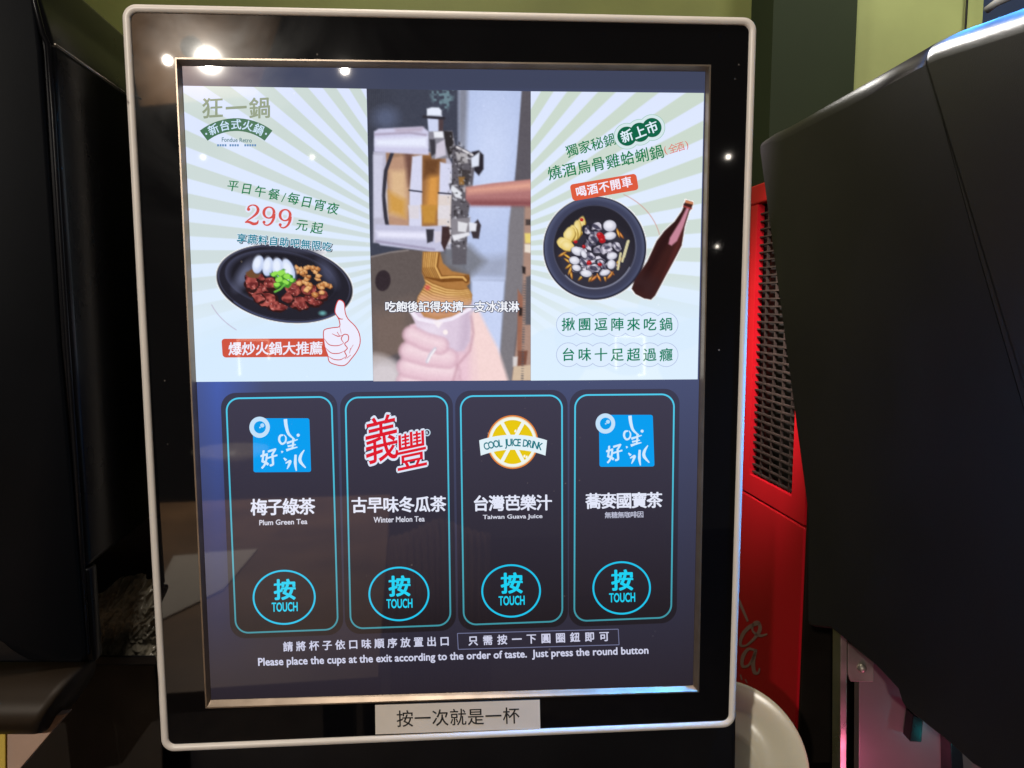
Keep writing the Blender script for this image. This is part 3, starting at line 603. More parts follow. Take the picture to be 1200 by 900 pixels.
cb.put(cb.ell(697, 290, 49, 49.5), (98, 102, 128)); cb.put(cb.ell(696.6, 289.2, 48, 48.5, 0, 2), (36, 34, 44)); cb.put(cb.ell(697, 301, 44, 40, 0, 12), (54, 52, 66), .7); cb.put(cb.stroke(ell(697, 291, 46.5, 47, 20, 0, .5, 2.4), .7), (150, 154, 176), .8)
Z_ = lambda x, y: (610+x/5.4545, 220+y/5.4545)
k = 0
for x, y, rx, ry, rt in ((384, 245, 5, 11, .25), (362, 268, 4.2, 11, .05), (338, 290, 5, 9.5, -.1), (312, 300, 6.5, 9.5, .3), (286, 360, 10, 7, .5), (300, 372, 8, 5.5, .5)):
    k += 1; cx, cy = Z_(x, y); cb.put(cb.blob(cx+.8, cy+.8, rx, ry, rt, 300+k, .2), (140, 104, 30)); cb.put(cb.blob(cx, cy, rx, ry, rt, 300+k, .2), (232, 206, 120)); cb.put(cb.ell(cx-1, cy-1, rx*.6, ry*.6, rt, 4), (250, 236, 184), .7)
for x, y in ((270, 425), (300, 440), (312, 500), (325, 555), (305, 470), (390, 572), (470, 580), (450, 575), (500, 570), (540, 570), (575, 540), (640, 300), (625, 290), (610, 490), (630, 470), (318, 530), (575, 560)):
    k += 1; cx, cy = Z_(x, y); rt = rng.random()*3; cb.put(cb.ell(cx, cy, 5.2, 1.6, rt), (120, 62, 26)); cb.put(cb.ell(cx-.3, cy-.4, 4.4, .9, rt), (224+rng.random()*20, 150+rng.random()*50, 84))
for x, y, r, rt in ((455, 280, 11, .3), (485, 250, 8, 0), (455, 365, 11, .5), (500, 395, 9, 0), (470, 330, 8, .4), (375, 410, 9, .2), (350, 465, 7, 0), (420, 490, 8, 0), (415, 545, 8, .2), (500, 470, 9, 0), (520, 490, 8, .6), (470, 515, 9, 0), (555, 385, 9, -.6), (585, 430, 7, 0), (575, 490, 7, 0), (615, 375, 7, .4), (530, 545, 6, 0), (400, 470, 8, .4), (365, 520, 6, 0), (440, 440, 7, 0)):
    k += 1; cx, cy = Z_(x, y); cb.put(cb.blob(cx, cy, r, r*.72, rt, 330+k, .5), (36, 34, 48)); t = np.clip(cb.N(3, 350+k)*2-.5, 0, 1)[..., None]
    cb.put(cb.blob(cx, cy, r*.86, r*.58, rt, 360+k, .8), np.array([112, 108, 126])*(1-t)+np.array([222, 218, 232])*t); cb.put(cb.blob(cx, cy, r*.6, r*.22, rt+.4, 380+k, 1.2), (46, 44, 66), .8)
for x, y, rx, ry, rt in ((570, 243, 7.5, 6.6, 0), (572, 307, 7, 4.5, -.2), (345, 465, 6, 4.5, .2), (362, 405, 7, 4.8, .4), (420, 548, 6.5, 4, .1), (585, 437, 6, 4, -.3), (540, 543, 6, 3.2, -.3), (358, 512, 5, 3.6, .3), (580, 490, 4.5, 5.5, .3), (405, 425, 3, 5, -.5)):
    k += 1; cx, cy = Z_(x, y); cb.put(cb.ell(cx, cy+.8, rx+.8, ry+.6, rt), (60, 58, 74)); cb.put(cb.ell(cx, cy, rx, ry, rt), (206, 206, 220)); cb.put(cb.ell(cx-.8, cy-.8, rx*.65, ry*.6, rt, 3), (240, 240, 250), .9)
for x, y, r in ((512, 312, 4.8), (505, 300, 3.5), (522, 335, 3.5), (352, 345, 2.0), (440, 480, 3.2), (505, 490, 2.6), (405, 375, 2.2), (390, 205, 2)):
    k += 1; cx, cy = Z_(x, y); cb.put(cb.blob(cx, cy, r, r*.9, 0, 400+k, .5), (176, 22, 30)); cb.put(cb.ell(cx-.6, cy-.8, r*.4, r*.3, 0), (232, 84, 84), .8)
for q in (((685, 345), (650, 470)), ((690, 340), (662, 440)), ((640, 420), (622, 520))): cb.put(cb.stroke([Z_(*q[0]), Z_(*q[1])], 1.3), (214, 206, 164)); 
bot = [(1062, 80), (1100, 92), (1103, 105), (1092, 135), (1080, 150), (1050, 250), (1030, 370), (1000, 430), (860, 690), (835, 715), (790, 708), (735, 680), (710, 645), (730, 590), (810, 470), (870, 340), (920, 275), (985, 215), (1030, 150), (1042, 120), (1040, 105)]
BM = cb.poly([Z_(*p) for p in bot], 1.4); cb.put(BM, (60, 27, 25))
cb.put(cb.poly([Z_(*p) for p in ((990, 215), (1032, 150), (1046, 150), (1000, 260), (900, 430), (780, 660), (725, 640), (820, 480), (880, 345), (930, 275))], 7)*BM, (42, 16, 17), .9)
cb.put(cb.poly([Z_(*p) for p in ((1020, 280), (1040, 260), (1022, 370), (990, 440), (860, 670), (845, 700), (940, 500))], 5)*BM, (84, 36, 34), .9)
cb.put(cb.poly([Z_(*p) for p in ((700, 600), (760, 540), (900, 600), (840, 730))], 16)*BM, (56, 32, 34), .8)
cb.put(cb.poly([Z_(*p) for p in ((1064, 125), (1080, 130), (1040, 250), (1000, 340), (965, 370), (946, 360), (955, 320), (1020, 215))], 2.)*BM, (206, 140, 160), .95); cb.put(cb.poly([Z_(*p) for p in ((1055, 78), (1104, 92), (1104, 108), (1052, 96))], 1.5), (206, 132, 92))
cb.put(cb.stroke([Z_(1042, 118), Z_(1092, 134)], .9), (170, 70, 66), .8)
cb.build('hot_pot_picture', adR, S+L2, cb.A)
mb = MB()
row(mb, '獨家秘鍋', (670.5, 176.5), (714.5, 164.5), 14.5, G1, S+L2, off=.012, kai=.06)
row(mb, '燒酒烏骨雞蛤蜊鍋', (650, 202.5), (769.5, 179), 16.5, G1, S+L2, off=.012, kai=.06)
row(mb, '(全酒)', (780, 176.5), (805, 170), 11, (222, 110, 96), S+L2, kai=.06)
cs = [(734.7, 159.6), (749.7, 155), (764, 149.5)]
for (r, c_, d) in ((15.5, (150, 196, 176), L2), (14.9, (214, 232, 236), L2+.00004), (11.3, (8, 100, 70), L2+.00008)):
    for i, (x, y) in enumerate(cs): poly(mb, ell(x, y, r, r, 40), c_, S+d+i*.00001)
for (x, y), ch in zip(cs, '新上市'): char(mb, ch, x, y, 13, (226, 244, 255), S+L3+.00005, -.32, .02, .05)
mb.build('headline_lettering', M['display'], adR)
mb = MB(); c, s_ = math.cos(-.168), math.sin(-.168); qq = [(708+x*c-y*s_, 219.2+x*s_+y*c) for x, y in ((-39.5, -9.5), (39.5, -9.5), (39.5, 9.8), (-39, 10.2))]
poly(mb, rquad(qq, 4), (222, 92, 62), S+L3); row(mb, '喝酒不開車', (681, 224.5), (734.5, 213.8), 12.5, (244, 240, 255), S+L3+L1, off=.022, kai=.04)
mb.build('red_banner', M['display'], adR)
mb = MB()
for y, y2, txt in ((380.3, 380.3, '揪團逗陣來吃鍋'), (415.7, 416, '台味十足超過癮')):
    for (r, c_, d) in ((14.3, (176, 190, 226), L2), (13.6, (222, 238, 255), L2+.00008)):
        for i in range(7): poly(mb, ell(666+19.1*i, y, r, r, 36), c_, S+d+i*.000005)
    row(mb, txt, (666, y), (780.6, y2), 15.5, (0, 128, 96), S+L3, off=.014, kai=.06, rot=0)
mb.build('bubble_lettering', M['display'], adR)

# ---------- four drink cards
CY = (26, 210, 244)
def grad(y): t = np.clip((np.asarray(y)-462)/275, 0, 1)[:, None]; return np.array([80, 206, 240])*(1-t)+np.array([62, 146, 160])*t
CARDS = [  # corners, button, drink name quad, second line, second-line quad
    ([(265, 467), (388.5, 465), (396, 737.5), (276.5, 742)], (333, 700, 36.7, 32), '梅子綠茶', (303.5, 594.8, 359.5, 593.8, 19.5), 'Plum Green Tea', [(304, 609.5), (360, 608), (360, 614), (304, 615.5)], 'drink card with a blue square emblem for plum green tea'),
    ([(404.8, 466), (524, 464.2), (528, 732.5), (411, 736.8)], (467.5, 696, 35.5, 31.7), '古早味冬瓜茶', (421, 592.3, 513.5, 591, 18.5), 'Winter Melon Tea', [(438, 606), (497.5, 605), (497.5, 611), (438, 612.5)], 'drink card with two big red characters for winter melon tea'),
    ([(539.7, 464.3), (658.6, 463.3), (659, 728), (543.5, 732.3)], (599, 692.5, 34.7, 31), '台灣芭樂汁', (563.5, 590.3, 637.5, 589.3, 18.5), 'Taiwan Guava Juice', [(566, 603.5), (635.5, 602.3), (635.5, 608.5), (566, 609.7)], 'drink card with an orange slice emblem for guava juice'),
    ([(674, 463), (790, 462), (786.5, 723.5), (673, 728)], (728.5, 689, 34, 31), '蕎麥國寶茶', (695.5, 587.5, 767, 586.3, 18.5), '無糖無咖啡因', None, 'drink card with a blue square emblem for buckwheat tea'),
]
def water_logo(T, sc_, mb):
    f = lambda q: [T(240+x/4.735, 450+y/4.735) for x, y in q]
    poly(mb, rquad(f([(266, 190), (580, 190), (590, 488), (270, 490)]), 2.5), (0, 158, 240), S+L2)
    WH = (208, 234, 255); c = f([(304, 240)])[0]
    poly(mb, ell(*c, 12*sc_, 12.4*sc_, 40), (196, 226, 250), S+L3); poly(mb, ell(c[0]+.3, c[1], 7*sc_, 7.2*sc_, 32), (0, 156, 236), S+L3+.0001)
    for dx, dy, r in ((3.2, -2.2, 2.4), (.5, .3, 1.0)): poly(mb, ell(c[0]+dx*sc_, c[1]+dy*sc_, r*sc_, r*sc_, 14), (180, 220, 250), S+L3+.00015)
    x, y = f([(357, 412)])[0]; char(mb, '好', x, y, 19*sc_, WH, S+L3, -.08, .025, .2, .95)
    for q, wd in (([(447, 195), (452, 235), (466, 278), (500, 308)], [3.2, 3, 2.4, .8]), ([(436, 283), (418, 288), (413, 312), (427, 332), (446, 322), (450, 298), (440, 281)], [1.2, 2, 2, 1.8, 1.6, 1.4, .6]), ([(455, 328), (485, 318), (516, 308)], [2.4, 1.6, .8]), ([(488, 300), (490, 330), (484, 362)], [1, 2, 1.4]), ([(460, 346), (505, 336)], [1.8, 1]), ([(452, 368), (480, 358), (514, 350)], [2.4, 1.8, 1]),
                  ([(438, 410), (452, 424)], [1, 2.4]), ([(448, 440), (474, 428), (466, 452), (456, 472)], [1, 2.4, 2, .6]), ([(504, 392), (502, 440), (508, 482)], [2, 2.6, 1]), ([(552, 366), (532, 398), (530, 430), (560, 466)], [.8, 2.6, 3, 1]), ([(425, 372), (432, 380)], [1, 2.2])):
        ribbon(mb, f(q), np.array(wd)*sc_*1.3, WH, S+L3)
    poly(mb, ell(*f([(518, 284)])[0], 1.9*sc_, 1.9*sc_, 14), WH, S+L3)
for ci, (cq, (bx, by, brx, bry), nm, (x0, y0, x1, y1, sz), nm2, q2, lab) in enumerate(CARDS):
    mb = MB()
    o6 = rquad(inset(cq, -6.5), 18, 10); m6 = (cq[0][0]+cq[2][0])/2
    yy = np.array([p[1] for p in o6]); t = np.clip((yy-462)/275, 0, 1)[:, None]
    mb.add(px2p(o6, S+L1), [tuple(range(len(o6)))], np.array([58, 58, 80])*(1-t)+np.array([33, 28, 33])*t)
    rq = rquad(cq, 15, 12); yy = np.array([p[1] for p in rq]); t = np.clip((yy-462)/275, 0, 1)[:, None]
    mb.add(px2p(rq, S+L1+.00007), [tuple(range(len(rq)))], np.array([62, 59, 78])*(1-t)+np.array([32, 26, 30])*t)
    ribbon(mb, rq, 1.9, grad([p[1] for p in rq]), S+L2, closed=True)
    card = mb.build('drink_card', M['display'], disp); tag(card, lab)
    mb = MB()
    if ci == 0: water_logo(lambda x, y: (x, y), 1, mb)
    elif ci == 3: water_logo(lambda x, y: (701.6+(x-296)*.953, 486+(y-490)*.962), .955, mb)
    elif ci == 1:
        for ch, x, y, s1, rt, kx in (('義', 447, 515.5, 50, -.04, .72), ('豐', 482.5, 529, 41, -.04, .82)):
            for of, c_, d in ((.055, (222, 232, 250), L2), (.008, (222, 24, 44), L3)): char(mb, ch, x, y, s1, c_, S+d, rt, of, .14, kx)
        ribbon(mb, ell(500.5, 507, 3.4, 3.6, 24), 1.2, (200, 222, 240), S+L2, closed=True); char(mb, 'R', 500.6, 507.2, 4.0, (200, 222, 240), S+L2, 0, .03)
    else:
        c = (600.7, 518)
        for r, c_, d in ((30, (224, 130, 60), L2), (28.4, (238, 226, 190), L2+.00005), (27.2, (240, 246, 240), L2+.0001)): poly(mb, ell(*c, r, r*1.05, 56), c_, S+d)
        for k in range(6):
            a = math.pi/6+k*math.pi/3; w2 = math.pi/6-.085
            pts = [(c[0]+4*math.cos(a), c[1]+4*math.sin(a))]+[(c[0]+24.6*math.cos(a+w2*s1), c[1]+25.8*math.sin(a+w2*s1)) for s1 in np.linspace(-1, 1, 10)]
            poly(mb, pts, (232, 200, 12), S+L2+.00014)
        for x, y in ((604, 505), (608, 502), (614.5, 534.5), (617, 535.5)): poly(mb, ell(x, y, 1.1, 1.8, 10, .4), (250, 250, 236), S+L3)
        arc = lambda r, a: [(c[0]+.6+r*math.sin(t), 634+r*-math.cos(t)) for t in np.linspace(-a, a, 20)]
        A, B = arc(124.5, .325), arc(107, .362); mb.add(px2p(A+B, S+L3), [(i, i+1, 21+i, 20+i) for i in range(19)], (226, 242, 250))
        txt = 'COOL JUICE DRINK'
        adv = [(.40 if ch == ' ' else np.ptp(glyph(ch)[0][:, 0])+.17) for ch in txt]; tot = sum(adv); u = 0
        for ch, w_ in zip(txt, adv):
            t = ((u+w_/2)/tot-.5)*.60; u += w_
            if ch != ' ': char(mb, ch, c[0]+.6+115.5*math.sin(t), 634-115.5*math.cos(t), 10.6, (20, 120, 132), S+L3+.0001, t, .022, 0, .74)
    mb.build('drink_emblem', M['display'], card)
    mb = MB(); row(mb, nm, (x0, y0), (x1, y1), sz, (228, 232, 250), S+L2, off=.026)
    if q2: line(mb, nm2, q2, (214, 216, 232), S+L2, .022)
    else: row(mb, nm2, (712.5, 603.8), (750.5, 603), 7.6, (198, 200, 222), S+L2, off=.012)
    mb.build('drink_name', M['display'], card)
    mb = MB(); ribbon(mb, ell(bx, by, brx-.8, bry-.8, 72, -.03), 2.1, (30, 196, 236), S+L2, closed=True)
    char(mb, '按', bx+.8, by-8.6, 22, CY, S+L2, -.02, .03, 0, 1.04); line(mb, 'TOUCH', [(bx-14.5, by+6.5), (bx+15.5, by+5.7), (bx+15.7, by+16), (bx-14.3, by+16.8)], CY, S+L2, .025)
    mb.build('touch_button', M['display'], card)
# ---------- instructions along the bottom
mb = MB(); IC = (206, 208, 232)
row(mb, '請將杯子依口味順序放置出口', (337.5, 758), (521, 751.5), 11.5, IC, S+L2, off=.024)
ribbon(mb, [(536, 742.5), (724.5, 737.5), (725.5, 755.5), (537, 761)], 1., (120, 124, 156), S+L2, closed=True) if False else None
bq = [(536, 742.3), (724.5, 737.3), (725.5, 755.6), (537, 761)]
for i in range(4): ribbon(mb, [bq[i], bq[(i+1) % 4]], .9, (112, 116, 150), S+L2+i*.00001, smooth=False)
row(mb, '只需按一下圓圈鈕即可', (554.5, 751), (708, 746), 11.5, IC, S+L2, off=.024)
line(mb, 'Please place the cups at the exit according to the order of taste.  Just press the round button', [(302.5, 771.3), (759.5, 757.6), (759.8, 768.6), (303, 783)], IC, S+L2, .024)
mb.build('instruction_lettering', M['display'], disp)
# ---------- paper label below the screen
LB = [(439.6, 826.2), (632.5, 820), (633.2, 853.8), (440, 860.6)]
mb = MB(); A = px2p(LB, .0008); Bk = px2p(LB, .0001); box(mb, A+Bk)
lab = mb.build('paper_label', M['paper'], disp)
mb = MB(); row(mb, '按一次就是一杯', (474.5, 842.6), (599, 839), 20, (0, 0, 0), .00095, off=.006, sx=.98, kai=0); mb.build('label_lettering', M['ink'], lab)

# ================================================================== LEFT MACHINE
ld = np.array([-.11, .994, 0.])
E1, E2 = at(62, 52, .44), at(112, 775, .482)
lm = thing('black_dispenser', 'glossy black dispenser at the left edge, seen at an angle with its rounded side', 'dispenser', (E2[0]-.15, E2[1]+.1, CZ))
ff = [at(104.4, 666, .4755), at(62, 52, .44), at(44, -6, .436), at(36, -60, .433), at(-420, -60, .40), at(-420, 666, .433)]
prism(ff, ld*.55, .0045, 4).build('side_shell', M['blackgloss'], lm, True)
prism([at(112, 777, .482), at(104.4, 667, .4755), at(-420, 667, .433), at(-420, 777, .44)], ld*.012, .002).build('lower_shell', M['blackgloss'], lm, True)
mb = MB(); q = [at(20, 600, .70), at(230, 600, .70), at(230, 960, .70), at(20, 960, .70)]; q[2][2] = CZ; q[3][2] = CZ; box(mb, q+[p+np.array([0, .01, 0]) for p in q]); mb.build('recess_shade_plate', M['dark'], lm)  # dark plate added in place of the shade inside the recess
fc = [at(100, 768, .474), at(70, 400, .456), at(47, 60, .436), at(40, 0, .4335), at(32, -55, .431), at(-420, -55, .395), at(-420, 740, .43), at(0, 752, .456), at(14, 764, .460), at(32, 774, .464), at(60, 777, .468), at(96, 777, .472)]
cc = np.array([0, -.012, 0.]); prism(fc, ld*.012, .003, 3).build('front_cover', M['coverblack'], lm, True)
# bead down the cover's edge
mb = MB(); tube(mb, [at(33, -40, .432), at(41, 4, .4335), at(50, 40, .437), at(56, 52, .44), at(62, 130, .4445), at(70, 260, .452), at(79, 400, .4595), at(90, 560, .468), at(103, 766, .478)], .0016); mb.build('edge_bead', M['blackgloss'], lm, True)
mb = MB(); s0 = at(63, 53, .4402); tube(mb, [s0+ld*t+np.array([.0006, 0, .0006]) for t in (.0, .25, .54)], .0007); mb.build('side_seam', M['steel'], lm, True)
# rounded nozzle housing under the cover
mb = MB(); prof = []; c0 = at(40, 815, .475)
Vs = []; nn = 20
for x_px in (-420, 72, 80, 82):
    sc2 = 1 if x_px < 79 else (.97 if x_px < 81 else .9)
    cx = at(x_px, 815, .475)[0]
    Vs += [(cx+(.0085*math.sin(a) if x_px > 0 else 0), c0[1]+.030*math.cos(a)*sc2, c0[2]+.0185*math.sin(a)*sc2) for a in np.linspace(0, 2*math.pi, nn, endpoint=False)]
F = [(r*nn+k, r*nn+(k+1) % nn, (r+1)*nn+(k+1) % nn, (r+1)*nn+k) for r in range(3) for k in range(nn)]+[tuple(range(3*nn, 4*nn))]
mb.add(Vs, F); mb.build('nozzle_housing', M['lip'], lm, True)
bs = [at(-200, 774, .556), at(182, 774, .560), at(191, 870, .560), at(198, 1300, .562), at(-200, 1300, .556)]
for q in bs[3:]: q[2] = CZ
prism(bs, at(185, 830, .62)-at(185, 830, .56), .002).build('base_cabinet', M['brown'], lm)
sh = [at(100, 768, .550), at(183, 768, .552), at(184, 780, .552), at(100, 780, .550)]
prism(sh, at(180, 776, .60)-at(180, 776, .55), .0012).build('shelf', M['black'], lm)
# peach board below the nozzle, yellow at its edge
pb = thing('leaflet_board', 'peach coloured board with a yellow edge at the lower left corner', 'board', at(20, 900, .47))
prism([at(8, 848, .465), at(79, 836, .469), at(20, 905, .462), at(8, 918, .46)], (0, .006, 0), .0006).build('board', M['peach'], pb)
prism([at(-60, 860, .463), at(6, 849, .4648), at(6, 918, .4598), at(-60, 930, .459)], (0, .006, 0), .0006).build('yellow_edge', M['yellow'], pb)
# crumpled film against the side shell
mb = MB(); W_, H_ = 90, 110; V = []
sn = np.array([0, -1., 0.])
uu, vv = np.meshgrid(np.linspace(0, 1, W_+1), np.linspace(0, 1, H_+1))
top = 690-22*uu+16*np.sin(uu*9)*.4-10*np.exp(-((uu-.78)/.1)**2)
FX = 106+84*uu+3*np.sin(vv*7)*(1-uu); FY = top+(768-top)*vv
rid = lambda a, b, sc_, sd: 1-2*np.abs(vnoise(a, b, sc_, sd)-.5)
fold = rid(FX+FY*.45, FY*.25, 9, 5)+.6*rid(FX*.8+FY*.7, FY*.3, 5, 6)+.35*rid(FX+FY*.2, FY*.6, 3, 8)
for j in range(H_+1):
    for i in range(W_+1): V.append(at(FX[j, i], FY[j, i], .590-.012*vv[j, i])+sn*.006*fold[j, i])
mb.add(V, [(j*(W_+1)+i, j*(W_+1)+i+1, (j+1)*(W_+1)+i+1, (j+1)*(W_+1)+i) for j in range(H_) for i in range(W_)])
o = mb.build('plastic_film', M['film'], None, True); tag(o, 'crumpled dark plastic film on the shelf left of the screen', 'plastic film')

# ================================================================== RED COOLER
rd = c2w(((500-600)/900, (355.4-450)/900, 1)); rd[2] = 0; rd /= np.linalg.norm(rd); rn = np.array([-rd[1], rd[0], 0.])
R0 = at(943, 600, 1.10)
def cool(px, py, d=0.): return on(px, py, R0+rn*d, rn)
rc = thing('red_cooler', 'red drinks cooler with a black grille between the dispensers', 'cooler', (R0[0]+.12, R0[1]+.15, 0))
def rect(a, b, c, d): return [cool(*a), cool(*b), cool(*c), cool(*d)]
vx = lambda x, y: x+.040*(600-y)*(x-600)/343        # vertical lines of the cooler lean with height
hy = lambda x, y: 355.4+(y-355.4)*(x-500)/443       # level lines meet far left
def cq(x0, x1, y0, y1, d=0.):                        # rectangle on the red face; y measured at the near edge
    out = []
    for x, y in ((x0, y0), (x1, y0), (x1, y1), (x0, y1)):
        X = x
        for _ in range(3): X = vx(x, hy(X, y))
        out.append(cool(X, hy(X, y), d))
    return out
TOPY, GAP = 196, 618
# grille opening is a real recess: the red face is built round it
prism(cq(800, 943, TOPY, TOPY+26), -rn*.45, .003).build('top_panel', M['red'], rc)
mb = MB()
for q in (cq(927, 943, TOPY+27, GAP-2), cq(800, 876.5, TOPY+27, GAP-2), cq(876.5, 927, 590, GAP-2)):
    box(mb, q+[np.array(p)-rn*.012 for p in q])
mb.build('grille_frame', M['red'], rc)
mb = MB(); q = cq(800, 943, TOPY+27, GAP-2, -.014); box(mb, q+[p-rn*.43 for p in q]); mb.build('inner_body', M['dark'], rc)
mb = MB()
for x in np.arange(866, 930, 11.2):
    q = cq(x, x+1.2, TOPY+30, 589, -.006); box(mb, q+[p-rn*.004 for p in q])
y = TOPY+40
while y < 590:
    q = cq(872, 927, y, y+1.9, -.005); box(mb, q+[p-rn*.005 for p in q]); y += 10.2
mb.build('grille', M['grid'], rc)
dq = cq(800, 943, GAP+1, 930); 
for p in dq[2:]: p[2] = 0
prism(dq, -rn*.45, .003).build('door', M['red'], rc)
mb = MB(); P_c = lambda x, y, d: cool(x, y, d)
f = lambda q: [(820+x/3.158, 660+y/3.158) for x, y in q]
for q, wd in (([(120, 80), (150, 150), (178, 215)], [3, 3, 2.2]), ([(225, 222), (190, 232), (160, 262), (150, 300), (170, 305), (200, 280), (222, 248), (218, 220), (200, 222), (196, 250), (222, 268), (250, 262)], [2, 4, 4, 3, 2, 3, 4, 3, 2, 2, 3, 1.5]),
              ([(205, 322), (180, 318), (160, 345), (158, 380), (180, 378), (200, 345), (208, 318)], [2, 3, 4, 3, 2.4, 3, 2]), ([(208, 318), (198, 365), (202, 402), (216, 406), (222, 388)], [3, 4, 4, 2.4, 1]), ([(150, 412), (156, 432)], [1.5, 1.5]), ([(168, 430), (176, 444)], [1.5, 1])):
    ribbon(mb, f(q), np.array(wd)*1.15, (0, 0, 0), .0005, P=P_c)
mb.build('script_lettering', M['script'], rc)
ep = [cool(943, hy(943, TOPY), .0), None, None, None]
e0 = cq(943, 943.2, TOPY+3, 930)[1]; 
eq = [e0+rd*-.002+rn*-.002, e0-rn*.42-rd*.002, None, None]; eq[2] = eq[1].copy(); eq[3] = eq[0].copy(); eq[2][2] = 0; eq[3][2] = 0
prism(eq, -rd*.006, .001).build('end_panel', M['brown'], rc)

# ================================================================== PLATE
def lathe(prof, cen, axis, upv, n=64):
    axis = axis/np.linalg.norm(axis); a = np.cross(axis, upv); a /= np.linalg.norm(a); b = np.cross(axis, a); V = []; F = []
    for r, h in prof: V += [cen+axis*h+r*(a*math.cos(t)+b*math.sin(t)) for t in np.linspace(0, 2*math.pi, n, endpoint=False)]
    for k in range(len(prof)-1): F += [(k*n+i, k*n+(i+1) % n, (k+1)*n+(i+1) % n, (k+1)*n+i) for i in range(n)]
    mb = MB(); mb.add(V, F); return mb
pc = at(849, 896, .80)
o = lathe([(.0005, .000), (.030, .0005), (.033, .004), (.036, .003), (.058, .006), (.063, .012), (.078, .016), (.081, .0165), (.082, .0145), (.078, .012), (.06, .002), (.03, -.004), (.0005, -.004)], pc, -ray(835, 850)+np.array([.05, 0, .25]), np.array([0, 0, 1.])).build('dinner_plate', M['plate'], None, True)
tag(o, 'round cream plate standing upright behind the lower right corner of the screen', 'plate')

# ================================================================== RIGHT MACHINE
a_, b_ = at(895, 165, .92), at(1200, 0, .46)
md = b_-a_; md[2] = 0; md /= np.linalg.norm(md); mn = np.array([md[1], -md[0], 0.]); mn = mn if mn[0] < 0 else -mn
def side(px, py, d=0.): return on(px, py, a_+mn*d, mn)
rm = thing('black_dispenser', 'matte black dispenser at the right edge with a slanted upper housing', 'dispenser', (side(1100, 500)[0]+.1, side(1100, 500)[1], CZ))
CR = [(1079, 47.5), (1147, 300), (1235, 601), (1330, 930)]
low_ = [(1330, 1010), (1140, 899), (1114, 875), (1073, 842), (1061, 832), (1056, 824), (1052, 810), (1026, 782), (991, 752), (973, 738), (952, 736), (947, 733), (946, 726), (946, 600)]
MW = np.array([0, 0, 1.])
pr = [(890, 178), (890, 168), (894, 160), (903, 153), (915, 146.5), (1000, 95.3)]+CR+low_
e = [.0035, .006, .010, .015, .020, .020]+[0, 0, 0, .003]+[.003]*len(low_)
mb = soft_slab([side(*p) for p in pr], md, MW, mn, .22, e, .020); part_smooth(mb.build('housing', M['matte'], rm), mb.ring)
pr = [(1079.6, 47), (1087, 42.5), (1094, 38.8), (1104, 34), (1200, -3), (1260, -26), (1350, -60), (1350, 940), (1330.6, 930), (1235.6, 601), (1147.6, 300)]
mb = soft_slab([side(*p, .0012) for p in pr], md, MW, mn, .2, [.020]*6+[.002, 0, 0, 0, 0], .022, 9); part_smooth(mb.build('front_cover', M['matte2'], rm), mb.ring)
Pg = side(1135, 46); ng = mn*.90+np.array([0, 0, .44]); ng /= np.linalg.norm(ng); vg = CAM-Pg; vg /= np.linalg.norm(vg); lg = 2*ng.dot(vg)*ng-vg
lamp('added_top_lamp', Pg+lg*1.2, Pg, .07, .12, (1, .96, .9), 12)  # lamp added and aimed to put a highlight on the cover's top edge
for bx in (1120, 1190):
    S0 = side(bx, 22-(bx-1120)*.36); lamp('blue_strip_lamp', S0-mn*.032+np.array([0, 0, .06]), S0-mn*.021, 1.2, .03, (.04, .34, 1), 56)
# the lower body under the overhang: steel post, bracket with a screw, brushed panel, dark tab
def low(px, py, d=0.): return at(px, py, .80-d)
lq = [low(985, 740), low(993, 740), low(993, 1000), low(985, 1000)]
for p in lq[2:]: p[2] = CZ
prism(lq, (0, .02, 0), .0008).build('corner_post', M['steel'], rm)
lq = [low(1007, 770, -.004), low(1190, 770, -.004), low(1190, 1000, -.004), low(1007, 1000, -.004)]
for p in lq[2:]: p[2] = CZ
prism(lq, (0, .012, 0), .001).build('lower_panel', M['panel'], rm)
mb = prism([low(993.5, 752), low(1024, 776), low(1024, 799), low(997, 799), low(993.5, 790)], (0, .004, 0), .0006)
br = mb.build('bracket', M['steel'], rm)
lathe([(.0003, .003), (.0035, .0026), (.0046, .001), (.0046, -.001)], low(1010, 783, .001), -ray(1010, 783), np.array([0, 0, 1.]), 20).build('screw', M['steel'], br, True)
prism([low(1070, 838, .012), low(1082, 842, .012), low(1080, 870, .012), low(1066, 869, .012)], (0, .014, 0), .0008).build('latch_tab', M['black'], rm)
prism([low(1114, 868, .014), low(1128, 880, .014), low(1134, 960, .014), low(1116, 960, .014)], (0, .02, 0), .0008).build('drip_leg', M['black'], rm)
# pale cable bundle above the right machine
mb = MB(); tube(mb, [at(1156, 12, .75), at(1168, 3, .74), at(1186, -5, .73), at(1240, -20, .70)], .0035); o = mb.build('pale_tube', M['white'], None, True); tag(o, 'pale plastic tube above the right dispenser in the top corner', 'tube')

# ================================================================== BEHIND THE CAMERA: what the glass mirrors
def mirror(px, py, axis, val):
    p = panel(px, py, SCREEN); r = p-CAM; q = r-2*r.dot(PN)*PN
    return p+q*((val-p[axis])/q[axis])
M['wood'] = mat("warm_wood", (.30, .17, .085), .5, var=.35, vscale=6)
M['cloth'] = mat("brown_cloth", (.20, .125, .085), .8, var=.3, vscale=9)
M['grey'] = mat("grey_cloth", (.09, .075, .08), .85, var=.2)
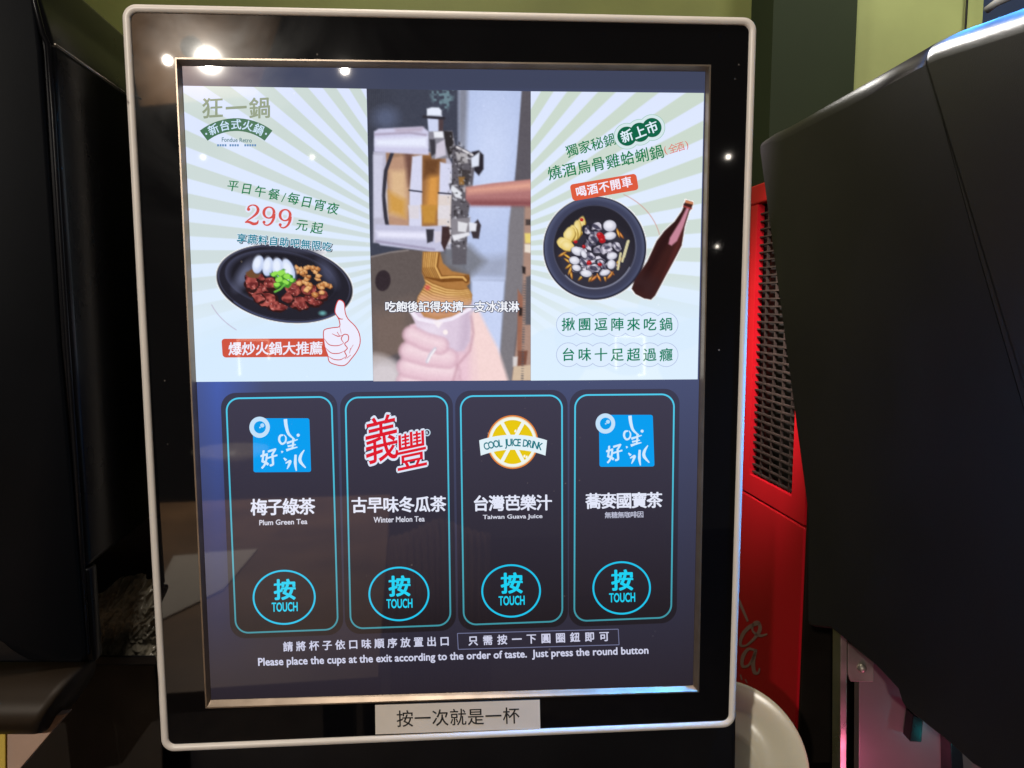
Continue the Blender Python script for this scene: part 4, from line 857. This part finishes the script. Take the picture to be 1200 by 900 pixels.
# table with a pale sheet
TZ = .76
a, b = mirror(150, 590, 2, TZ), mirror(340, 800, 2, TZ)
mb = MB(); x0, x1, y0, y1 = -1.9, -.12, b[1], a[1]
y0, y1 = min(y0, y1), max(y0, y1)
box(mb, [(x0, y0, TZ-.03), (x1, y0, TZ-.03), (x1, y0, TZ), (x0, y0, TZ), (x0, y1, TZ-.03), (x1, y1, TZ-.03), (x1, y1, TZ), (x0, y1, TZ)])
tb = thing('dining_table', 'brown wooden dining table mirrored faintly in the lower left glass', 'table', ((x0+x1)/2, (y0+y1)/2, 0)); mb.build('tabletop', M['wood'], tb)
for x in (x0+.06, x1-.06):
    for y in (y0+.06, y1-.06):
        mb = MB(); tube(mb, [(x, y, 0), (x, y, TZ-.03)], .025); mb.build('leg', M['black'], tb)
mb = MB(); q = [mirror(*p, 2, TZ+.004) for p in ((205, 650), (302, 643), (262, 690), (160, 738))]
box(mb, q+[p-np.array([0, 0, .002]) for p in q]); o = mb.build('menu_sheet', M['paper']); tag(o, 'pale menu sheet on the table, mirrored at the lower left of the screen', 'menu')
# pleated sheet standing in for striped clothes, added for its reflection
mb = MB(); cy = -1.25; xl, xr = sorted((mirror(455, 720, 1, cy)[0], mirror(575, 720, 1, cy)[0])); zt = mirror(510, 610, 1, cy)[2]; nP = 90
V = []
for i in range(nP+1):
    u = i/nP; x = xl+(xr-xl)*u; yy = cy+.012*math.sin(u*2*math.pi*15)+.02*math.sin(u*9)
    V += [(x, yy, .0), (x, yy, zt-.1*abs(u-.5)), (x, yy-.012, zt-.1*abs(u-.5)), (x, yy-.012, 0)]
F = []
for i in range(nP): F += [(4*i+k, 4*i+4+k, 4*i+4+(k+1) % 4, 4*i+(k+1) % 4) for k in range(4)]
mb.add(V, F+[(0, 1, 2, 3), (4*nP+3, 4*nP+2, 4*nP+1, 4*nP)]); o = mb.build('clothes_stand_in', M['cloth'], None, True); tag(o, 'brown pleated sheet standing in for striped clothes, mirrored faintly low in the middle of the screen', 'stand-in')
# wooden seat backs added so the glass has brown wood to mirror
mb = MB(); cy = -1.8; q = [mirror(*p, 1, cy) for p in ((300, 600), (372, 585), (330, 730), (285, 730))]; box(mb, q+[p-np.array([0, .04, 0]) for p in q])
q = [mirror(*p, 1, cy-.3) for p in ((655, 610), (770, 575), (790, 690), (670, 700))]; m2 = MB(); box(m2, q+[p-np.array([0, .04, 0]) for p in q])
for m_, l_ in ((mb, 'slanted wooden seat back added to be mirrored in the first drink card'), (m2, 'brown wooden seat back added to be mirrored in the fourth drink card')):
    o = m_.build('added_seat_back', M['wood']); tag(o, l_, 'seat back')
# pale bowl on the table
c = mirror(272, 552, 1, -1.6); o = lathe([(.001, 0), (.05, .0), (.09, .03), (.12, .075), (.123, .075), (.09, .025), (.05, -.01), (.001, -.01)], c, np.array([0, 0, 1.]), np.array([0, 1., 0]), 40).build('soup_bowl', M['plate'], None, True); tag(o, 'pale soup bowl mirrored faintly beside the first drink card', 'bowl')
# wooden ceiling patch added so the rim glass mirrors a brown glow
c = bounce(212, 62, 5.9); mb = MB(); q = [bounce(*p, 5.9) for p in ((140, 5), (330, 20), (300, 112), (165, 125))]; back = (q[0]-panel(212, 62)); back = back/np.linalg.norm(back)*.05
box(mb, q+[p+back for p in q]); o = mb.build('added_ceiling_board', M['wood']); tag(o, 'warm wooden ceiling board added for a brown glow, mirrored behind the lamp at the top left of the rim', 'ceiling board')
lamp("board_fill_lamp", bounce(214, 90, 5.25), c, 20, .06, (1, .85, .65), 150)  # unseen lamp added to light up the board
lamp("table_fill_lamp", (-.35, -.95, 2.5), (-.35, -1.05, .7), 8, .25, (1, .86, .68), 70)  # unseen lamp added to brighten the table and other mirrored things

# two slim lit frames further back, mirrored over the adverts
M['tube_light'] = mat("lit_tube", (.8, .75, .6), .4); b = M['tube_light'].node_tree.nodes["Principled BSDF"]; b.inputs['Emission Color'].default_value = (1, .88, .66, 1); b.inputs['Emission Strength'].default_value = 7
for q, l_ in (([(281, 440), (278.5, 398), (314.5, 398.5), (315, 421)], 'slim lit tube frame mirrored over the red banner of the left advert'), ([(722, 433), (721.5, 394.5), (755, 394.5), (755, 439.5), (748, 439.5)], 'slim lit tube frame mirrored over the bubbles of the right advert')):
    mb = MB(); tube(mb, [bounce(*p, 3.2) for p in q], .0042); o = mb.build('light_frame', M['tube_light'], None, True); tag(o, l_, 'lamp', 'lit frames mirrored in the screen')

M['matte2'] = dust(M['matte2'], 500)
o = lathe([(.034*math.sin(a)+.0002, -.034*math.cos(a)) for a in np.linspace(0, math.pi, 14)], bounce(226, 57, 2.2), np.array([0, 0, 1.]), np.array([0, 1., 0]), 28).build('bun_stand_in', M['brown'], None, True)  # dark ball added as a stand-in for a mirrored hair bun
tag(o, 'dark ball standing in for a hair bun, mirrored beside the bright lamp at the top left', 'lamp housing')
